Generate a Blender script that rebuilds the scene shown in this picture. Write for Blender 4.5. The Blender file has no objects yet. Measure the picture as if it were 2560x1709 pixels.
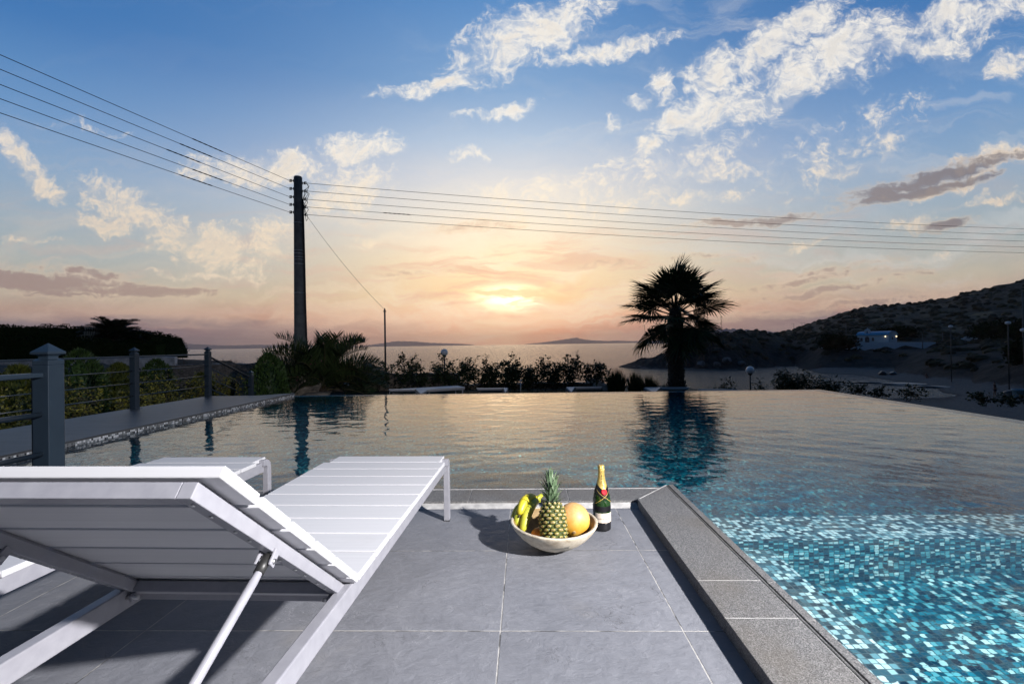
import bpy, bmesh, math, random
import numpy as np
from mathutils import Vector, Matrix, Euler
R = math.radians
random.seed(7); rng = np.random.default_rng(7)
SC = bpy.context.scene
COL = SC.collection

# ------------------------------------------------------------------ helpers
def link(o, parent=None):
    COL.objects.link(o)
    if parent is not None: o.parent = parent
    return o

def tag(o, label=None, cat=None, group=None, kind=None):
    if label: o['label'] = label
    if cat: o['category'] = cat
    if group: o['group'] = group
    if kind: o['kind'] = kind
    return o

def thing(name, label, cat, loc=(0, 0, 0), rz=0.0, group=None):
    o = bpy.data.objects.new(name, None); o.empty_display_size = .1
    o.location = loc; o.rotation_euler = (0, 0, rz)
    link(o)
    return tag(o, label, cat, group)

def copy_tree(o, parent=None):
    c = o.copy(); COL.objects.link(c)
    if parent is not None:
        c.parent = parent
    for ch in list(o.children):
        copy_tree(ch, c)
    return c

class MB:
    """collects shapes; build() links them as ONE mesh object"""
    def __init__(s):
        s.v = []; s.f = []; s.mi = []; s.sm = []; s.n = 0
    def add(s, verts, faces, mi=0, smooth=False):
        b = s.n
        s.v.extend([tuple(map(float, q)) for q in verts]); s.n += len(verts)
        for f in faces:
            s.f.append(tuple(b + int(i) for i in f)); s.mi.append(mi); s.sm.append(smooth)
        return s
    def box(s, c, d, rot=None, mi=0):
        x, y, z = d[0] / 2, d[1] / 2, d[2] / 2
        vs = [Vector((i * x, j * y, k * z)) for i in (-1, 1) for j in (-1, 1) for k in (-1, 1)]
        if rot is not None:
            m = Euler(rot).to_matrix() if not isinstance(rot, Matrix) else rot
            vs = [m @ q for q in vs]
        vs = [(q.x + c[0], q.y + c[1], q.z + c[2]) for q in vs]
        return s.add(vs, [(0, 1, 3, 2), (4, 6, 7, 5), (0, 4, 5, 1), (2, 3, 7, 6), (0, 2, 6, 4), (1, 5, 7, 3)], mi)
    def bx(s, x0, x1, y0, y1, z0, z1, mi=0):
        return s.box(((x0 + x1) / 2, (y0 + y1) / 2, (z0 + z1) / 2), (x1 - x0, y1 - y0, z1 - z0), None, mi)
    def bar(s, a, b, w, h, up=(0, 0, 1), mi=0):
        a = Vector(a); b = Vector(b); d = (b - a); L = d.length; d.normalize()
        u = Vector(up); r = d.cross(u)
        if r.length < 1e-4: r = d.cross(Vector((1, 0, 0)))
        r.normalize(); u = r.cross(d)
        vs = []
        for p in (a, b):
            for i, j in ((-1, -1), (1, -1), (1, 1), (-1, 1)):
                vs.append(p + r * (i * w / 2) + u * (j * h / 2))
        return s.add(vs, [(0, 1, 2, 3), (7, 6, 5, 4), (0, 4, 5, 1), (1, 5, 6, 2), (2, 6, 7, 3), (3, 7, 4, 0)], mi)
    def tube(s, pts, rad, n=10, mi=0, smooth=True, cap=True, flat=1.0):
        pts = [Vector(p) for p in pts]
        if not hasattr(rad, '__len__'): rad = [rad] * len(pts)
        vs = []; fs = []
        prev = None
        for i, p in enumerate(pts):
            t = (pts[min(i + 1, len(pts) - 1)] - pts[max(i - 1, 0)]).normalized()
            if prev is None:
                r = t.cross(Vector((0, 0, 1)))
                if r.length < 1e-3: r = t.cross(Vector((0, 1, 0)))
            else:
                r = prev - t * prev.dot(t)
            r.normalize(); prev = r; u = r.cross(t)
            for k in range(n):
                a = 2 * math.pi * k / n
                vs.append(p + r * math.cos(a) * rad[i] + u * math.sin(a) * rad[i] * flat)
        for i in range(len(pts) - 1):
            for k in range(n):
                fs.append((i * n + k, i * n + (k + 1) % n, (i + 1) * n + (k + 1) % n, (i + 1) * n + k))
        s.add(vs, fs, mi, smooth)
        if cap:
            b = s.n - len(vs)
            s.f.append(tuple(b + k for k in range(n))[::-1]); s.mi.append(mi); s.sm.append(False)
            s.f.append(tuple(b + (len(pts) - 1) * n + k for k in range(n))); s.mi.append(mi); s.sm.append(False)
        return s
    def lathe(s, prof, n=32, c=(0, 0, 0), mi=0, smooth=True, sy=1.0):
        vs = []; fs = []; m = len(prof)
        for k in range(n):
            a = 2 * math.pi * k / n
            for r, z in prof:
                vs.append((c[0] + r * math.cos(a), c[1] + r * math.sin(a) * sy, c[2] + z))
        for k in range(n):
            for i in range(m - 1):
                a, b = k * m + i, ((k + 1) % n) * m + i
                fs.append((a, b, b + 1, a + 1))
        return s.add(vs, fs, mi, smooth)
    def build(s, name, mat, parent=None, uv=False, bevel=0, weld=False):
        me = bpy.data.meshes.new(name)
        me.from_pydata(s.v, [], s.f)
        mats = mat if isinstance(mat, (list, tuple)) else [mat]
        for m in mats: me.materials.append(m)
        me.polygons.foreach_set('material_index', s.mi)
        me.polygons.foreach_set('use_smooth', s.sm)
        if weld:
            bm = bmesh.new(); bm.from_mesh(me)
            bmesh.ops.remove_doubles(bm, verts=bm.verts, dist=1e-5)
            bmesh.ops.recalc_face_normals(bm, faces=bm.faces)
            bm.to_mesh(me); bm.free()
        me.update()
        if uv: box_uv(me)
        o = bpy.data.objects.new(name, me)
        link(o, parent)
        if bevel:
            b = o.modifiers.new('edge', 'BEVEL'); b.width = bevel; b.segments = 2; b.limit_method = 'ANGLE'; b.angle_limit = R(40)
        return o

def box_uv(me):
    l = me.uv_layers.new(name='UVMap')
    for p in me.polygons:
        n = p.normal; a = max(range(3), key=lambda i: abs(n[i]))
        for li in p.loop_indices:
            c = me.vertices[me.loops[li].vertex_index].co
            l.data[li].uv = ((c.y, c.z), (c.x, c.z), (c.x, c.y))[a]

def np_mesh(name, verts, quads, mat, parent=None, smooth=True):
    me = bpy.data.meshes.new(name)
    verts = np.asarray(verts, np.float32); quads = np.asarray(quads, np.int32)
    k = quads.shape[1]
    me.vertices.add(len(verts)); me.vertices.foreach_set('co', verts.ravel())
    me.loops.add(quads.size); me.loops.foreach_set('vertex_index', quads.ravel())
    me.polygons.add(len(quads))
    me.polygons.foreach_set('loop_start', np.arange(0, quads.size, k, dtype=np.int32))
    me.polygons.foreach_set('use_smooth', np.full(len(quads), smooth, dtype=bool))
    me.update(calc_edges=True); me.validate()
    me.materials.append(mat)
    o = bpy.data.objects.new(name, me)
    return link(o, parent)

# ---- node helpers
class NT:
    def __init__(s, nt): s.nt = nt; s.x = 0
    def n(s, t, **kw):
        nd = s.nt.nodes.new(t)
        for k, v in kw.items(): setattr(nd, k, v)
        return nd
    def put(s, sock, v):
        if v is None: return
        if isinstance(v, bpy.types.NodeSocket): s.nt.links.new(v, sock)
        else:
            if isinstance(v, (tuple, list)) and len(v) == 3 and sock.type == 'RGBA': v = (*v, 1)
            sock.default_value = v
    def m(s, op, a, b=None, c=None, clamp=False):
        nd = s.n('ShaderNodeMath', operation=op, use_clamp=clamp)
        for i, v in enumerate((a, b, c)): s.put(nd.inputs[i], v)
        return nd.outputs[0]
    def vm(s, op, a, b=None, sc=None):
        nd = s.n('ShaderNodeVectorMath', operation=op)
        s.put(nd.inputs[0], a); s.put(nd.inputs[1], b)
        if sc is not None: s.put(nd.inputs['Scale'], sc)
        return nd.outputs['Value'] if op in ('LENGTH', 'DOT_PRODUCT', 'DISTANCE') else nd.outputs[0]
    def mix(s, f, a, b, mode='MIX'):
        nd = s.n('ShaderNodeMix', data_type='RGBA', blend_type=mode)
        s.put(nd.inputs[0], f); s.put(nd.inputs[6], a); s.put(nd.inputs[7], b)
        return nd.outputs[2]
    def mr(s, v, a, b, c=0., d=1., t='SMOOTHSTEP'):
        nd = s.n('ShaderNodeMapRange', interpolation_type=t)
        for i, q in enumerate((v, a, b, c, d)): s.put(nd.inputs[i], q)
        return nd.outputs[0]
    def noise(s, vec, scale, detail=4., rough=.5, dist=0., out=0, dim='3D'):
        nd = s.n('ShaderNodeTexNoise', noise_dimensions=dim)
        s.put(nd.inputs['Vector'], vec)
        nd.inputs['Scale'].default_value = scale; nd.inputs['Detail'].default_value = detail
        nd.inputs['Roughness'].default_value = rough; nd.inputs['Distortion'].default_value = dist
        return nd.outputs[out]
    def ramp(s, f, stops, interp='LINEAR'):
        nd = s.n('ShaderNodeValToRGB'); cr = nd.color_ramp; cr.interpolation = interp
        while len(cr.elements) < len(stops): cr.elements.new(.5)
        for e, (p, c) in zip(cr.elements, stops):
            e.position = p; e.color = (*c, 1) if len(c) == 3 else c
        s.put(nd.inputs[0], f)
        return nd.outputs[0]
    def bump(s, h, strength, dist=.01, normal=None):
        nd = s.n('ShaderNodeBump'); nd.inputs['Strength'].default_value = strength
        nd.inputs['Distance'].default_value = dist; s.put(nd.inputs['Height'], h)
        if normal is not None: s.put(nd.inputs['Normal'], normal)
        return nd.outputs[0]
    def comb(s, x, y, z):
        nd = s.n('ShaderNodeCombineXYZ')
        for i, q in enumerate((x, y, z)): s.put(nd.inputs[i], q)
        return nd.outputs[0]
    def sep(s, v):
        nd = s.n('ShaderNodeSeparateXYZ'); s.put(nd.inputs[0], v); return nd.outputs
    def coord(s, k='Object'):
        return s.n('ShaderNodeTexCoord').outputs[k]

def material(name, color=None, rough=.5, metal=0., spec=.5):
    m = bpy.data.materials.new(name); m.use_nodes = True
    t = NT(m.node_tree); b = m.node_tree.nodes['Principled BSDF']
    if color is not None: b.inputs['Base Color'].default_value = (*color, 1)
    b.inputs['Roughness'].default_value = rough; b.inputs['Metallic'].default_value = metal
    b.inputs['Specular IOR Level'].default_value = spec
    return m, t, b

def noisy(name, c1, c2, scale=8., rough=.5, bump=.0, bscale=None, bdist=.01, metal=0., spec=.5, detail=5., lo=.35, hi=.65):
    m, t, b = material(name, None, rough, metal, spec)
    co = t.coord()
    n = t.noise(co, scale, detail, .6)
    t.put(b.inputs['Base Color'], t.ramp(n, [(lo, c1), (hi, c2)]))
    if bump: t.put(b.inputs['Normal'], t.bump(t.noise(co, bscale or scale * 4, 4., .6), bump, bdist))
    return m
FLASH = (3.0, -.6, 2.4); FLASH_W = 2750
HAZE = 7.5e-5
# ------------------------------------------------------------------ camera
H = .947
cam = bpy.data.cameras.new('camera'); camo = bpy.data.objects.new('camera', cam); COL.objects.link(camo)
cam.sensor_width = 36; cam.lens = 1165 / 2560 * 36; cam.clip_start = .05; cam.clip_end = 60000
yaw, pit, roll = R(1.52), R(.29), .0147
fw = Vector((-math.sin(yaw) * math.cos(pit), math.cos(yaw) * math.cos(pit), math.sin(pit)))
r0 = Vector((math.cos(yaw), math.sin(yaw), 0)); u0 = r0.cross(fw)
rr = r0 * math.cos(roll) - u0 * math.sin(roll); uu = u0 * math.cos(roll) + r0 * math.sin(roll)
mt = Matrix((rr, uu, -fw)).transposed().to_4x4(); mt.translation = (0, 0, H)
camo.matrix_world = mt
SC.camera = camo
SC.view_settings.view_transform = 'Standard'; SC.view_settings.look = 'None'
SC.view_settings.exposure = 0; SC.view_settings.gamma = 1
SC.cycles.use_denoising = True
SC.cycles.max_bounces = 10; SC.cycles.transmission_bounces = 8; SC.cycles.transparent_max_bounces = 12
SC.cycles.sample_clamp_indirect = 4.0

# ------------------------------------------------------------------ world: dusk sky
SUN_AZ, SUN_EL = R(-1.93), R(5.67)
W = bpy.data.worlds.new('World'); SC.world = W; W.use_nodes = True
w = NT(W.node_tree); bg = W.node_tree.nodes['Background']
d = w.sep(w.vm('NORMALIZE', w.coord('Generated')))
dx, dy, dz = d[0], d[1], d[2]
el = w.m('ARCSINE', dz)                       # radians
eln = w.m('DIVIDE', el, R(60), clamp=True)    # 0..1 over 60 degrees
az = w.m('ARCTAN2', dx, dy)
daz = w.m('SUBTRACT', az, SUN_AZ)
def gauss(x, sig):
    q = w.m('DIVIDE', x, sig); return w.m('EXPONENT', w.m('MULTIPLY', w.m('MULTIPLY', q, q), -1.))
E_ = lambda deg: deg / 60.
away = w.ramp(eln, [(E_(0), (.105, .108, .165)), (E_(1.8), (.20, .165, .21)), (E_(3.6), (.46, .325, .27)), (E_(5.5), (.46, .45, .38)), (E_(8.3), (.35, .44, .48)), (E_(12), (.27, .40, .535)),
                    (E_(16), (.175, .345, .58)), (E_(20), (.095, .275, .57)), (E_(27), (.026, .165, .46)), (E_(36), (.018, .13, .39)), (E_(46), (.014, .075, .21)), (1, (.009, .038, .10))])
toward = w.ramp(eln, [(E_(0), (.66, .22, .15)), (E_(1.6), (.88, .32, .20)), (E_(3.4), (.94, .44, .26)), (E_(5.6), (.98, .66, .37)), (E_(10), (1.03, .81, .53)), (E_(15), (.95, .87, .74)),
                      (E_(19.5), (.74, .75, .78)), (E_(23.5), (.50, .62, .78)), (E_(29), (.24, .41, .67)), (E_(37), (.105, .275, .585)), (E_(48), (.024, .10, .27)), (1, (.009, .038, .10))])
gl = w.m('ADD', w.m('MULTIPLY', gauss(daz, .44), .76), w.m('MULTIPLY', gauss(daz, .80), .24))
base = w.mix(gl, away, toward)
# physical sky underneath, weak
sk = w.n('ShaderNodeTexSky', sky_type='NISHITA'); sk.sun_disc = False
sk.sun_elevation = SUN_EL; sk.sun_rotation = SUN_AZ; sk.altitude = 10; sk.air_density = 1.0; sk.dust_density = 1.2; sk.ozone_density = 2.0
# sky behind the camera: blue dusk, darkened further to stand in for a villa
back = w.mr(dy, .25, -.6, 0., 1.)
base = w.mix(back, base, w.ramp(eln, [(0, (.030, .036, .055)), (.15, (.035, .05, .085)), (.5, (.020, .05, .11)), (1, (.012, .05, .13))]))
# sun glow behind thin cloud
g1 = w.m('MULTIPLY', gauss(w.m('SUBTRACT', el, SUN_EL), R(1.35)), gauss(daz, R(3.4)))
g2 = w.m('MULTIPLY', gauss(w.m('SUBTRACT', el, R(9)), R(9.0)), gauss(daz, R(17)))
base = w.mix(g2, base, (.16, .10, .03), 'ADD')
# ---- clouds. positions are directions of the sky: x/y and z/y of the direction
ys = w.m('MAXIMUM', dy, .08)
su, sv = w.m('DIVIDE', dx, ys), w.m('DIVIDE', dz, ys)
WHITE = [(0.007,0.66,0.178,0.058,20.8,1.0),(0.193,0.629,0.14,0.019,8.8,1.0),(-0.183,0.571,0.112,0.022,12.8,1.0),(-0.104,0.488,0.03,0.009,0.8,0.9),(-0.025,0.504,0.056,0.014,15.8,0.9),(0.298,0.548,0.034,0.024,0.8,0.9),(0.314,0.519,0.028,0.013,40.8,0.9),(0.242,0.512,0.03,0.015,10.8,0.9),(0.195,0.469,0.015,0.019,0.8,0.9),(0.269,0.418,0.037,0.021,15.8,0.95),(0.414,0.573,0.056,0.045,40.8,0.95),(0.552,0.643,0.188,0.032,33.8,1.0),(0.66,0.602,0.179,0.059,18.8,1.05),(0.823,0.618,0.161,0.027,2.8,1.0),(0.421,0.486,0.122,0.043,14.8,1.05),(0.348,0.468,0.056,0.023,0.8,1),(0.582,0.546,0.057,0.023,10.8,1),(0.499,0.473,0.056,0.023,30.8,0.9),(0.878,0.672,0.104,0.032,25.8,0.95),(1.003,0.683,0.105,0.034,20.8,0.9),(1.018,0.564,0.059,0.025,12.8,0.95),(0.673,0.547,0.028,0.009,5.8,0.8),(-1.11,0.43,0.105,0.025,-47.2,0.95),(-1.066,0.371,0.057,0.019,-39.2,0.85),(-0.87,0.319,0.114,0.04,-21.2,0.95),(-0.924,0.278,0.059,0.021,-19.2,1.0),(-0.705,0.229,0.123,0.047,-13.2,1.0),(-0.57,0.217,0.075,0.047,35.8,0.85),(-0.548,0.392,0.165,0.032,-3.2,1.0),(-0.645,0.38,0.085,0.017,0.8,0.9),(-0.356,0.427,0.08,0.034,0.8,1.0),(-0.376,0.336,0.084,0.045,20.8,0.9),(-0.11,0.403,0.047,0.012,0.8,0.85),(-0.054,0.342,0.058,0.017,5.8,0.7),(0.18,0.378,0.039,0.009,10.8,0.7),(-0.686,0.158,0.123,0.011,-2.2,0.7),(-0.33,0.231,0.066,0.011,-9.2,0.6),(0.988,0.375,0.091,0.023,5.8,1.0),(0.889,0.321,0.124,0.011,12.8,0.8),(0.973,0.291,0.063,0.012,5.8,0.9),(0.647,0.356,0.066,0.009,0.8,0.8),(0.41,0.355,0.08,0.013,6.8,0.6),(0.391,0.318,0.113,0.011,0.8,0.6),(0.608,0.202,0.042,0.009,0.8,0.7),(0.816,0.248,0.085,0.015,6.8,0.8),(0.877,0.178,0.028,0.008,0.8,0.6),(0.328,0.375,0.225,0.056,25.8,0.35),(0.693,0.412,0.208,0.057,28.8,0.3),(0.095,0.325,0.243,0.056,18.8,0.35),(-0.956,0.494,0.114,0.011,-4.2,0.3),(-1.087,0.241,0.086,0.009,-4.2,0.5)]
DARK = [(0.871,0.339,0.223,0.019,12.8,1.0),(0.808,0.303,0.171,0.013,10.8,1.0),(0.943,0.367,0.105,0.013,8.8,0.8),(0.482,0.253,0.207,0.011,3.8,0.8),(0.26,0.172,0.197,0.022,5.8,0.55),(0.616,0.128,0.189,0.009,8.8,0.8),(0.642,0.105,0.207,0.012,8.8,0.8),(0.534,0.116,0.16,0.008,5.8,0.6),(-0.112,0.254,0.14,0.015,2.8,0.6),(-0.084,0.218,0.056,0.019,0.8,0.5),(-0.245,0.153,0.108,0.008,0.8,0.6),(0.887,0.24,0.081,0.013,7.8,0.8),(0.453,0.168,0.066,0.009,10.8,0.6),(0.688,0.153,0.123,0.008,8.8,0.6),(-1.098,0.155,0.25,0.028,-7.2,1.15),(-0.862,0.129,0.22,0.018,-3.2,1.0),(-0.97,0.172,0.133,0.011,-7.2,0.7),(0.036,0.062,0.14,0.008,3.8,0.6),(0.082,0.051,0.075,0.007,0.8,0.7),(-0.068,0.045,0.112,0.008,2.8,0.5),(0.184,0.069,0.103,0.007,4.8,0.6),(0.331,0.039,0.15,0.009,3.8,0.6),(0.732,0.08,0.246,0.011,4.8,0.7),(0.551,0.06,0.207,0.011,3.8,0.6),(0.912,0.109,0.152,0.008,4.8,0.6),(0.787,0.134,0.104,0.007,6.8,0.6),(-0.59,0.103,0.113,0.006,0.8,0.5),(-0.039,0.082,0.084,0.007,2.8,0.4),(-0.284,0.098,0.15,0.007,1.8,0.4)]

low = w.mr(el, R(13), R(1.5))
warm = w.mix(gl, (.86, .66, .50), (1.15, .98, .74))
def cloudy(u0, u1):
    """the part of the sky between two directions, with the clouds that reach into it"""
    uv = w.comb(su, sv, 0.)
    wn = w.vm('SUBTRACT', w.noise(uv, 7., 4., .6, out=1, dim='2D'), (.5, .5, .5))
    uvw = w.vm('ADD', uv, w.vm('SCALE', wn, sc=.10))
    uvd = w.vm('ADD', uv, w.vm('SCALE', wn, sc=.035))
    def masks(L, co):
        sx = w.sep(co); acc = 0.
        for (u, v, a, b, ang, amp) in L:           # one after the other (keeps the shader's stack small)
            if u + a * 1.5 + .08 < u0 or u - a * 1.5 - .08 > u1: continue
            mp = w.n('ShaderNodeMapping', vector_type='TEXTURE')
            mp.inputs['Location'].default_value = (u, v, 0); mp.inputs['Rotation'].default_value = (0, 0, R(ang)); mp.inputs['Scale'].default_value = (a, b, 1e5)
            w.put(mp.inputs['Vector'], w.comb(sx[0], sx[1], acc))
            acc = w.m('MAXIMUM', acc, w.mr(w.vm('LENGTH', mp.outputs[0]), .1, 1.6, amp, 0.))
        return acc
    zz = w.m('ADD', w.m('MAXIMUM', dz, 0.), .13)
    fn = w.noise(w.comb(w.m('DIVIDE', dx, zz), w.m('DIVIDE', dy, zz), 0.), 5.5, 5., .62, .3, dim='2D')
    fn2 = w.noise(uv, 17., 6., .65, .5, dim='2D')
    fn3 = w.noise(w.vm('MULTIPLY', uvw, (1., 1.5, 1.)), 52., 4., .6, .2, dim='2D')
    frc = w.m('SUBTRACT', w.m('ADD', w.m('ADD', w.m('MULTIPLY', fn, .35), w.m('MULTIPLY', fn2, .75)), w.m('MULTIPLY', fn3, .50)), .80)
    wm = masks(WHITE, uvw)
    dm = masks(DARK, uvd)
    wd = w.mr(w.m('ADD', w.m('MULTIPLY', wm, .98), w.m('MULTIPLY', frc, 3.7)), .12, 1.42)
    wd = w.m('MULTIPLY', wd, w.mr(wm, 0., .2))
    sn = w.noise(w.vm('MULTIPLY', uvd, (6., 34., 1.)), 1.0, 6., .62, .4, dim='2D')     # streaky, for the flat low clouds
    dd = w.mr(w.m('ADD', w.m('ADD', dm, w.m('MULTIPLY', w.m('SUBTRACT', sn, .5), 1.5)), w.m('MULTIPLY', frc, 1.3)), .12, 1.0)
    dd = w.m('MULTIPLY', dd, w.mr(dm, 0., .15))
    veil = w.mr(w.m('ADD', w.noise(w.vm('MULTIPLY', uvw, (2.2, 13., 1.)), 1., 6., .62, .8, dim='2D'), w.m('MULTIPLY', low, .12)), .44, .76)
    veil = w.m('MULTIPLY', veil, w.m('MULTIPLY', w.mr(el, R(24), R(10), 0., .62), w.m('ADD', w.m('MULTIPLY', gl, .75), .25)))
    c = w.mix(veil, base, warm)
    # thin cirrus, combed one way, and peach streaks about the sun
    ci = w.n('ShaderNodeMapping'); ci.inputs['Rotation'].default_value = (0, 0, R(-27)); ci.inputs['Scale'].default_value = (1.6, 9., 1.)
    w.put(ci.inputs['Vector'], uvw)
    cir = w.mr(w.noise(ci.outputs[0], 1.3, 6., .62, .7, dim='2D'), .46, .78)
    c = w.mix(w.m('MULTIPLY', cir, w.mr(su, -.5, .5, .02, .36)), c, (.80, .78, .76))
    ps = w.mr(w.noise(w.vm('MULTIPLY', uvd, (4.2, 30., 1.)), 1.1, 7., .64, .5, dim='2D'), .45, .70)
    ps = w.m('MULTIPLY', w.m('MULTIPLY', ps, w.mr(el, R(17), R(8))), w.m('MULTIPLY', w.m('ADD', gl, .2), .78))
    c = w.mix(ps, c, w.mix(gl, (.62, .46, .42), (.93, .57, .38)))
    c = w.mix(w.m('MULTIPLY', g1, w.mr(sn, .42, .60, .12, 1.25)), c, (1.7, 1.35, .85), 'ADD')
    bank = w.mr(w.m('ADD', w.mr(el, R(4.6), R(1.6)), w.m('MULTIPLY', w.m('SUBTRACT', sn, .5), 1.3)), .42, 1.0)
    bank = w.m('MULTIPLY', bank, w.m('SUBTRACT', .72, w.m('MULTIPLY', gauss(daz, .30), .50)))
    c = w.mix(bank, c, w.mix(gauss(daz, .40), (.165, .145, .195), (.66, .33, .235)))
    wcol = w.mix(w.mr(el, R(9), R(27)), w.mix(gl, (.82, .68, .54), (1.15, .93, .64)), (1.0, .95, .87))
    thick = w.mr(w.m('ADD', wm, w.m('MULTIPLY', w.m('SUBTRACT', fn2, .5), 2.2)), .75, 1.4)
    wcol = w.mix(w.m('MULTIPLY', thick, .30), wcol, w.mix(gl, (.42, .43, .47), (.74, .62, .50)))
    halo = w.mr(w.m('ADD', wm, w.m('MULTIPLY', frc, 1.6)), -.05, .95)
    c = w.mix(w.m('MULTIPLY', w.m('MULTIPLY', halo, w.mr(wm, 0., .25)), .38), c, wcol)
    c = w.mix(w.m('MULTIPLY', wd, .94), c, wcol)
    dcol = w.mix(gl, w.mix(w.mr(el, R(11), R(6.5)), (.155, .15, .185), (.33, .235, .23)), (.78, .53, .36))
    rim = w.mr(dd, .85, .30)
    dcol = w.mix(w.m('MULTIPLY', rim, .8), dcol, w.mix(gl, (.80, .61, .45), (1.1, .84, .52)))
    c = w.mix(w.m('MULTIPLY', dd, w.m('SUBTRACT', .92, w.m('MULTIPLY', gl, .34))), c, dcol)
    return c
def background(c):
    b = w.n('ShaderNodeBackground'); b.inputs['Strength'].default_value = .1
    c = w.vm('SCALE', c, sc=9.5)
    w.put(b.inputs['Color'], w.mix(.04, c, sk.outputs[0], 'ADD'))
    return b.outputs[0]
def mixsh(f, a, b):
    m = w.n('ShaderNodeMixShader'); w.put(m.inputs[0], f); w.put(m.inputs[1], a); w.put(m.inputs[2], b); return m.outputs[0]
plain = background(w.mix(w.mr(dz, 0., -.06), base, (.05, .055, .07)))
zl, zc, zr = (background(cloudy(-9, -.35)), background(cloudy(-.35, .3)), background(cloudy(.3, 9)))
front = mixsh(w.m('GREATER_THAN', su, .3), mixsh(w.m('GREATER_THAN', su, -.35), zl, zc), zr)
vis = w.m('MULTIPLY', w.m('MULTIPLY', w.m('GREATER_THAN', dy, .42), w.m('LESS_THAN', sv, 1.0)), w.m('GREATER_THAN', dz, -.01))
W.node_tree.nodes.remove(bg)
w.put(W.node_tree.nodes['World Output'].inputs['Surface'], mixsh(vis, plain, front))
W.cycles.sampling_method = 'MANUAL'; W.cycles.sample_map_resolution = 1024

# the sinking sun, veiled by cloud, and the photographer's flash unit to the right of the camera
def light(name, kind, loc, target, **kw):
    l = bpy.data.lights.new(name, kind); o = bpy.data.objects.new(name, l); COL.objects.link(o)
    o.location = loc; o.rotation_euler = (Vector(target) - Vector(loc)).to_track_quat('-Z', 'Y').to_euler()
    for k, v in kw.items(): setattr(l, k, v)
    return o
sd = Vector((math.sin(SUN_AZ) * math.cos(SUN_EL), math.cos(SUN_AZ) * math.cos(SUN_EL), math.sin(SUN_EL)))
light('sun', 'SUN', sd * 50, (0, 0, 0), energy=.02, angle=R(16), color=(1, .72, .45))
flash = light('flash', 'SPOT', FLASH, (-.2, 2.0, .1), energy=FLASH_W, spot_size=R(98), spot_blend=1.0, shadow_soft_size=.07, color=(1, .97, .96))
flash.data.cycles.is_caustics_light = True
# ------------------------------------------------------------------ materials of the setting
def slate_mat():
    m, t, b = material('slate_paving', None, .6)
    uv = t.coord('UV'); s = t.sep(uv)
    def joint(x, off):
        f = t.m('FRACT', t.m('DIVIDE', t.m('SUBTRACT', x, off), .6))
        return t.m('MINIMUM', f, t.m('SUBTRACT', 1., f))
    jx, jy = joint(s[0], -.093 + 6), joint(s[1], .945 + 6)
    wobn = t.m('MULTIPLY', t.noise(uv, 60., 2.), .0016)
    j = t.mr(t.m('ADD', t.m('MINIMUM', jx, jy), wobn), .0034, .0056, 1., 0.)
    # one tone per tile
    cell = t.n('ShaderNodeTexWhiteNoise', noise_dimensions='2D')
    t.put(cell.inputs['Vector'], t.comb(t.m('FLOOR', t.m('DIVIDE', t.m('SUBTRACT', s[0], -.093), .6)), t.m('FLOOR', t.m('DIVIDE', t.m('SUBTRACT', s[1], .945), .6)), 0.))
    rotn = t.vm('ADD', uv, t.vm('SCALE', cell.outputs['Color'], sc=9.))
    n1 = t.noise(rotn, 3.2, 7., .62, 1.2)
    n2 = t.noise(rotn, 26., 5., .6, .8)
    c = t.ramp(t.m('ADD', t.m('MULTIPLY', n1, .6), t.m('MULTIPLY', n2, .4)), [(.3, (.135, .141, .160)), (.55, (.190, .196, .220)), (.75, (.245, .250, .272))])
    c = t.mix(t.m('MULTIPLY', cell.outputs['Value'], .42), c, (.135, .14, .158))
    # natural cleft: fine ridges running one way on each tile, and a few hairline cracks
    ang = t.n('ShaderNodeMapping'); t.put(ang.inputs['Vector'], rotn); t.put(ang.inputs['Rotation'], t.comb(0., 0., t.m('MULTIPLY', cell.outputs['Value'], 3.1))); ang.inputs['Scale'].default_value = (1., 1.7, 1.)
    n3 = t.noise(ang.outputs[0], 13., 9., .70, .5)
    vor = t.n('ShaderNodeTexVoronoi', feature='DISTANCE_TO_EDGE'); vor.inputs['Scale'].default_value = 2.3; t.put(vor.inputs['Vector'], t.vm('ADD', rotn, t.vm('SCALE', t.noise(rotn, 9., 6., .65, out=1), sc=.5)))
    crack = t.m('MULTIPLY', t.mr(vor.outputs['Distance'], .0, .012, 1., 0.), t.mr(t.noise(rotn, 3.3, 2.), .55, .68))
    scrat = t.m('MULTIPLY', t.mr(t.m('ABSOLUTE', t.m('SUBTRACT', t.noise(ang.outputs[0], 6., 5., .6, 2.5), .5)), .0, .006, 1., 0.), t.mr(t.noise(rotn, 7., 2.), .55, .66))
    c = t.mix(t.m('MULTIPLY', scrat, .8), c, (.40, .40, .42)); c = t.mix(t.m('MULTIPLY', crack, .6), c, (.05, .05, .055))
    blot = t.mr(t.noise(uv, 1.7, 4., .6), .57, .72)
    c = t.mix(t.m('MULTIPLY', blot, .42), c, (.25, .235, .22))
    c = t.mix(j, c, t.ramp(t.noise(uv, 9., 3.), [(.33, (.24, .235, .23)), (.52, (.42, .405, .385)), (.62, (.09, .09, .09))]))
    t.put(b.inputs['Base Color'], c)
    t.put(b.inputs['Roughness'], t.mr(n2, .3, .7, .50, .68))
    h = t.m('SUBTRACT', t.m('ADD', t.m('ADD', t.m('MULTIPLY', n1, .7), t.m('MULTIPLY', n2, .35)), t.m('MULTIPLY', n3, .9)), t.m('MULTIPLY', crack, .25))
    h = t.m('SUBTRACT', h, t.m('MULTIPLY', j, .6))
    t.put(b.inputs['Normal'], t.bump(h, .55, .010))
    return m
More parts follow.
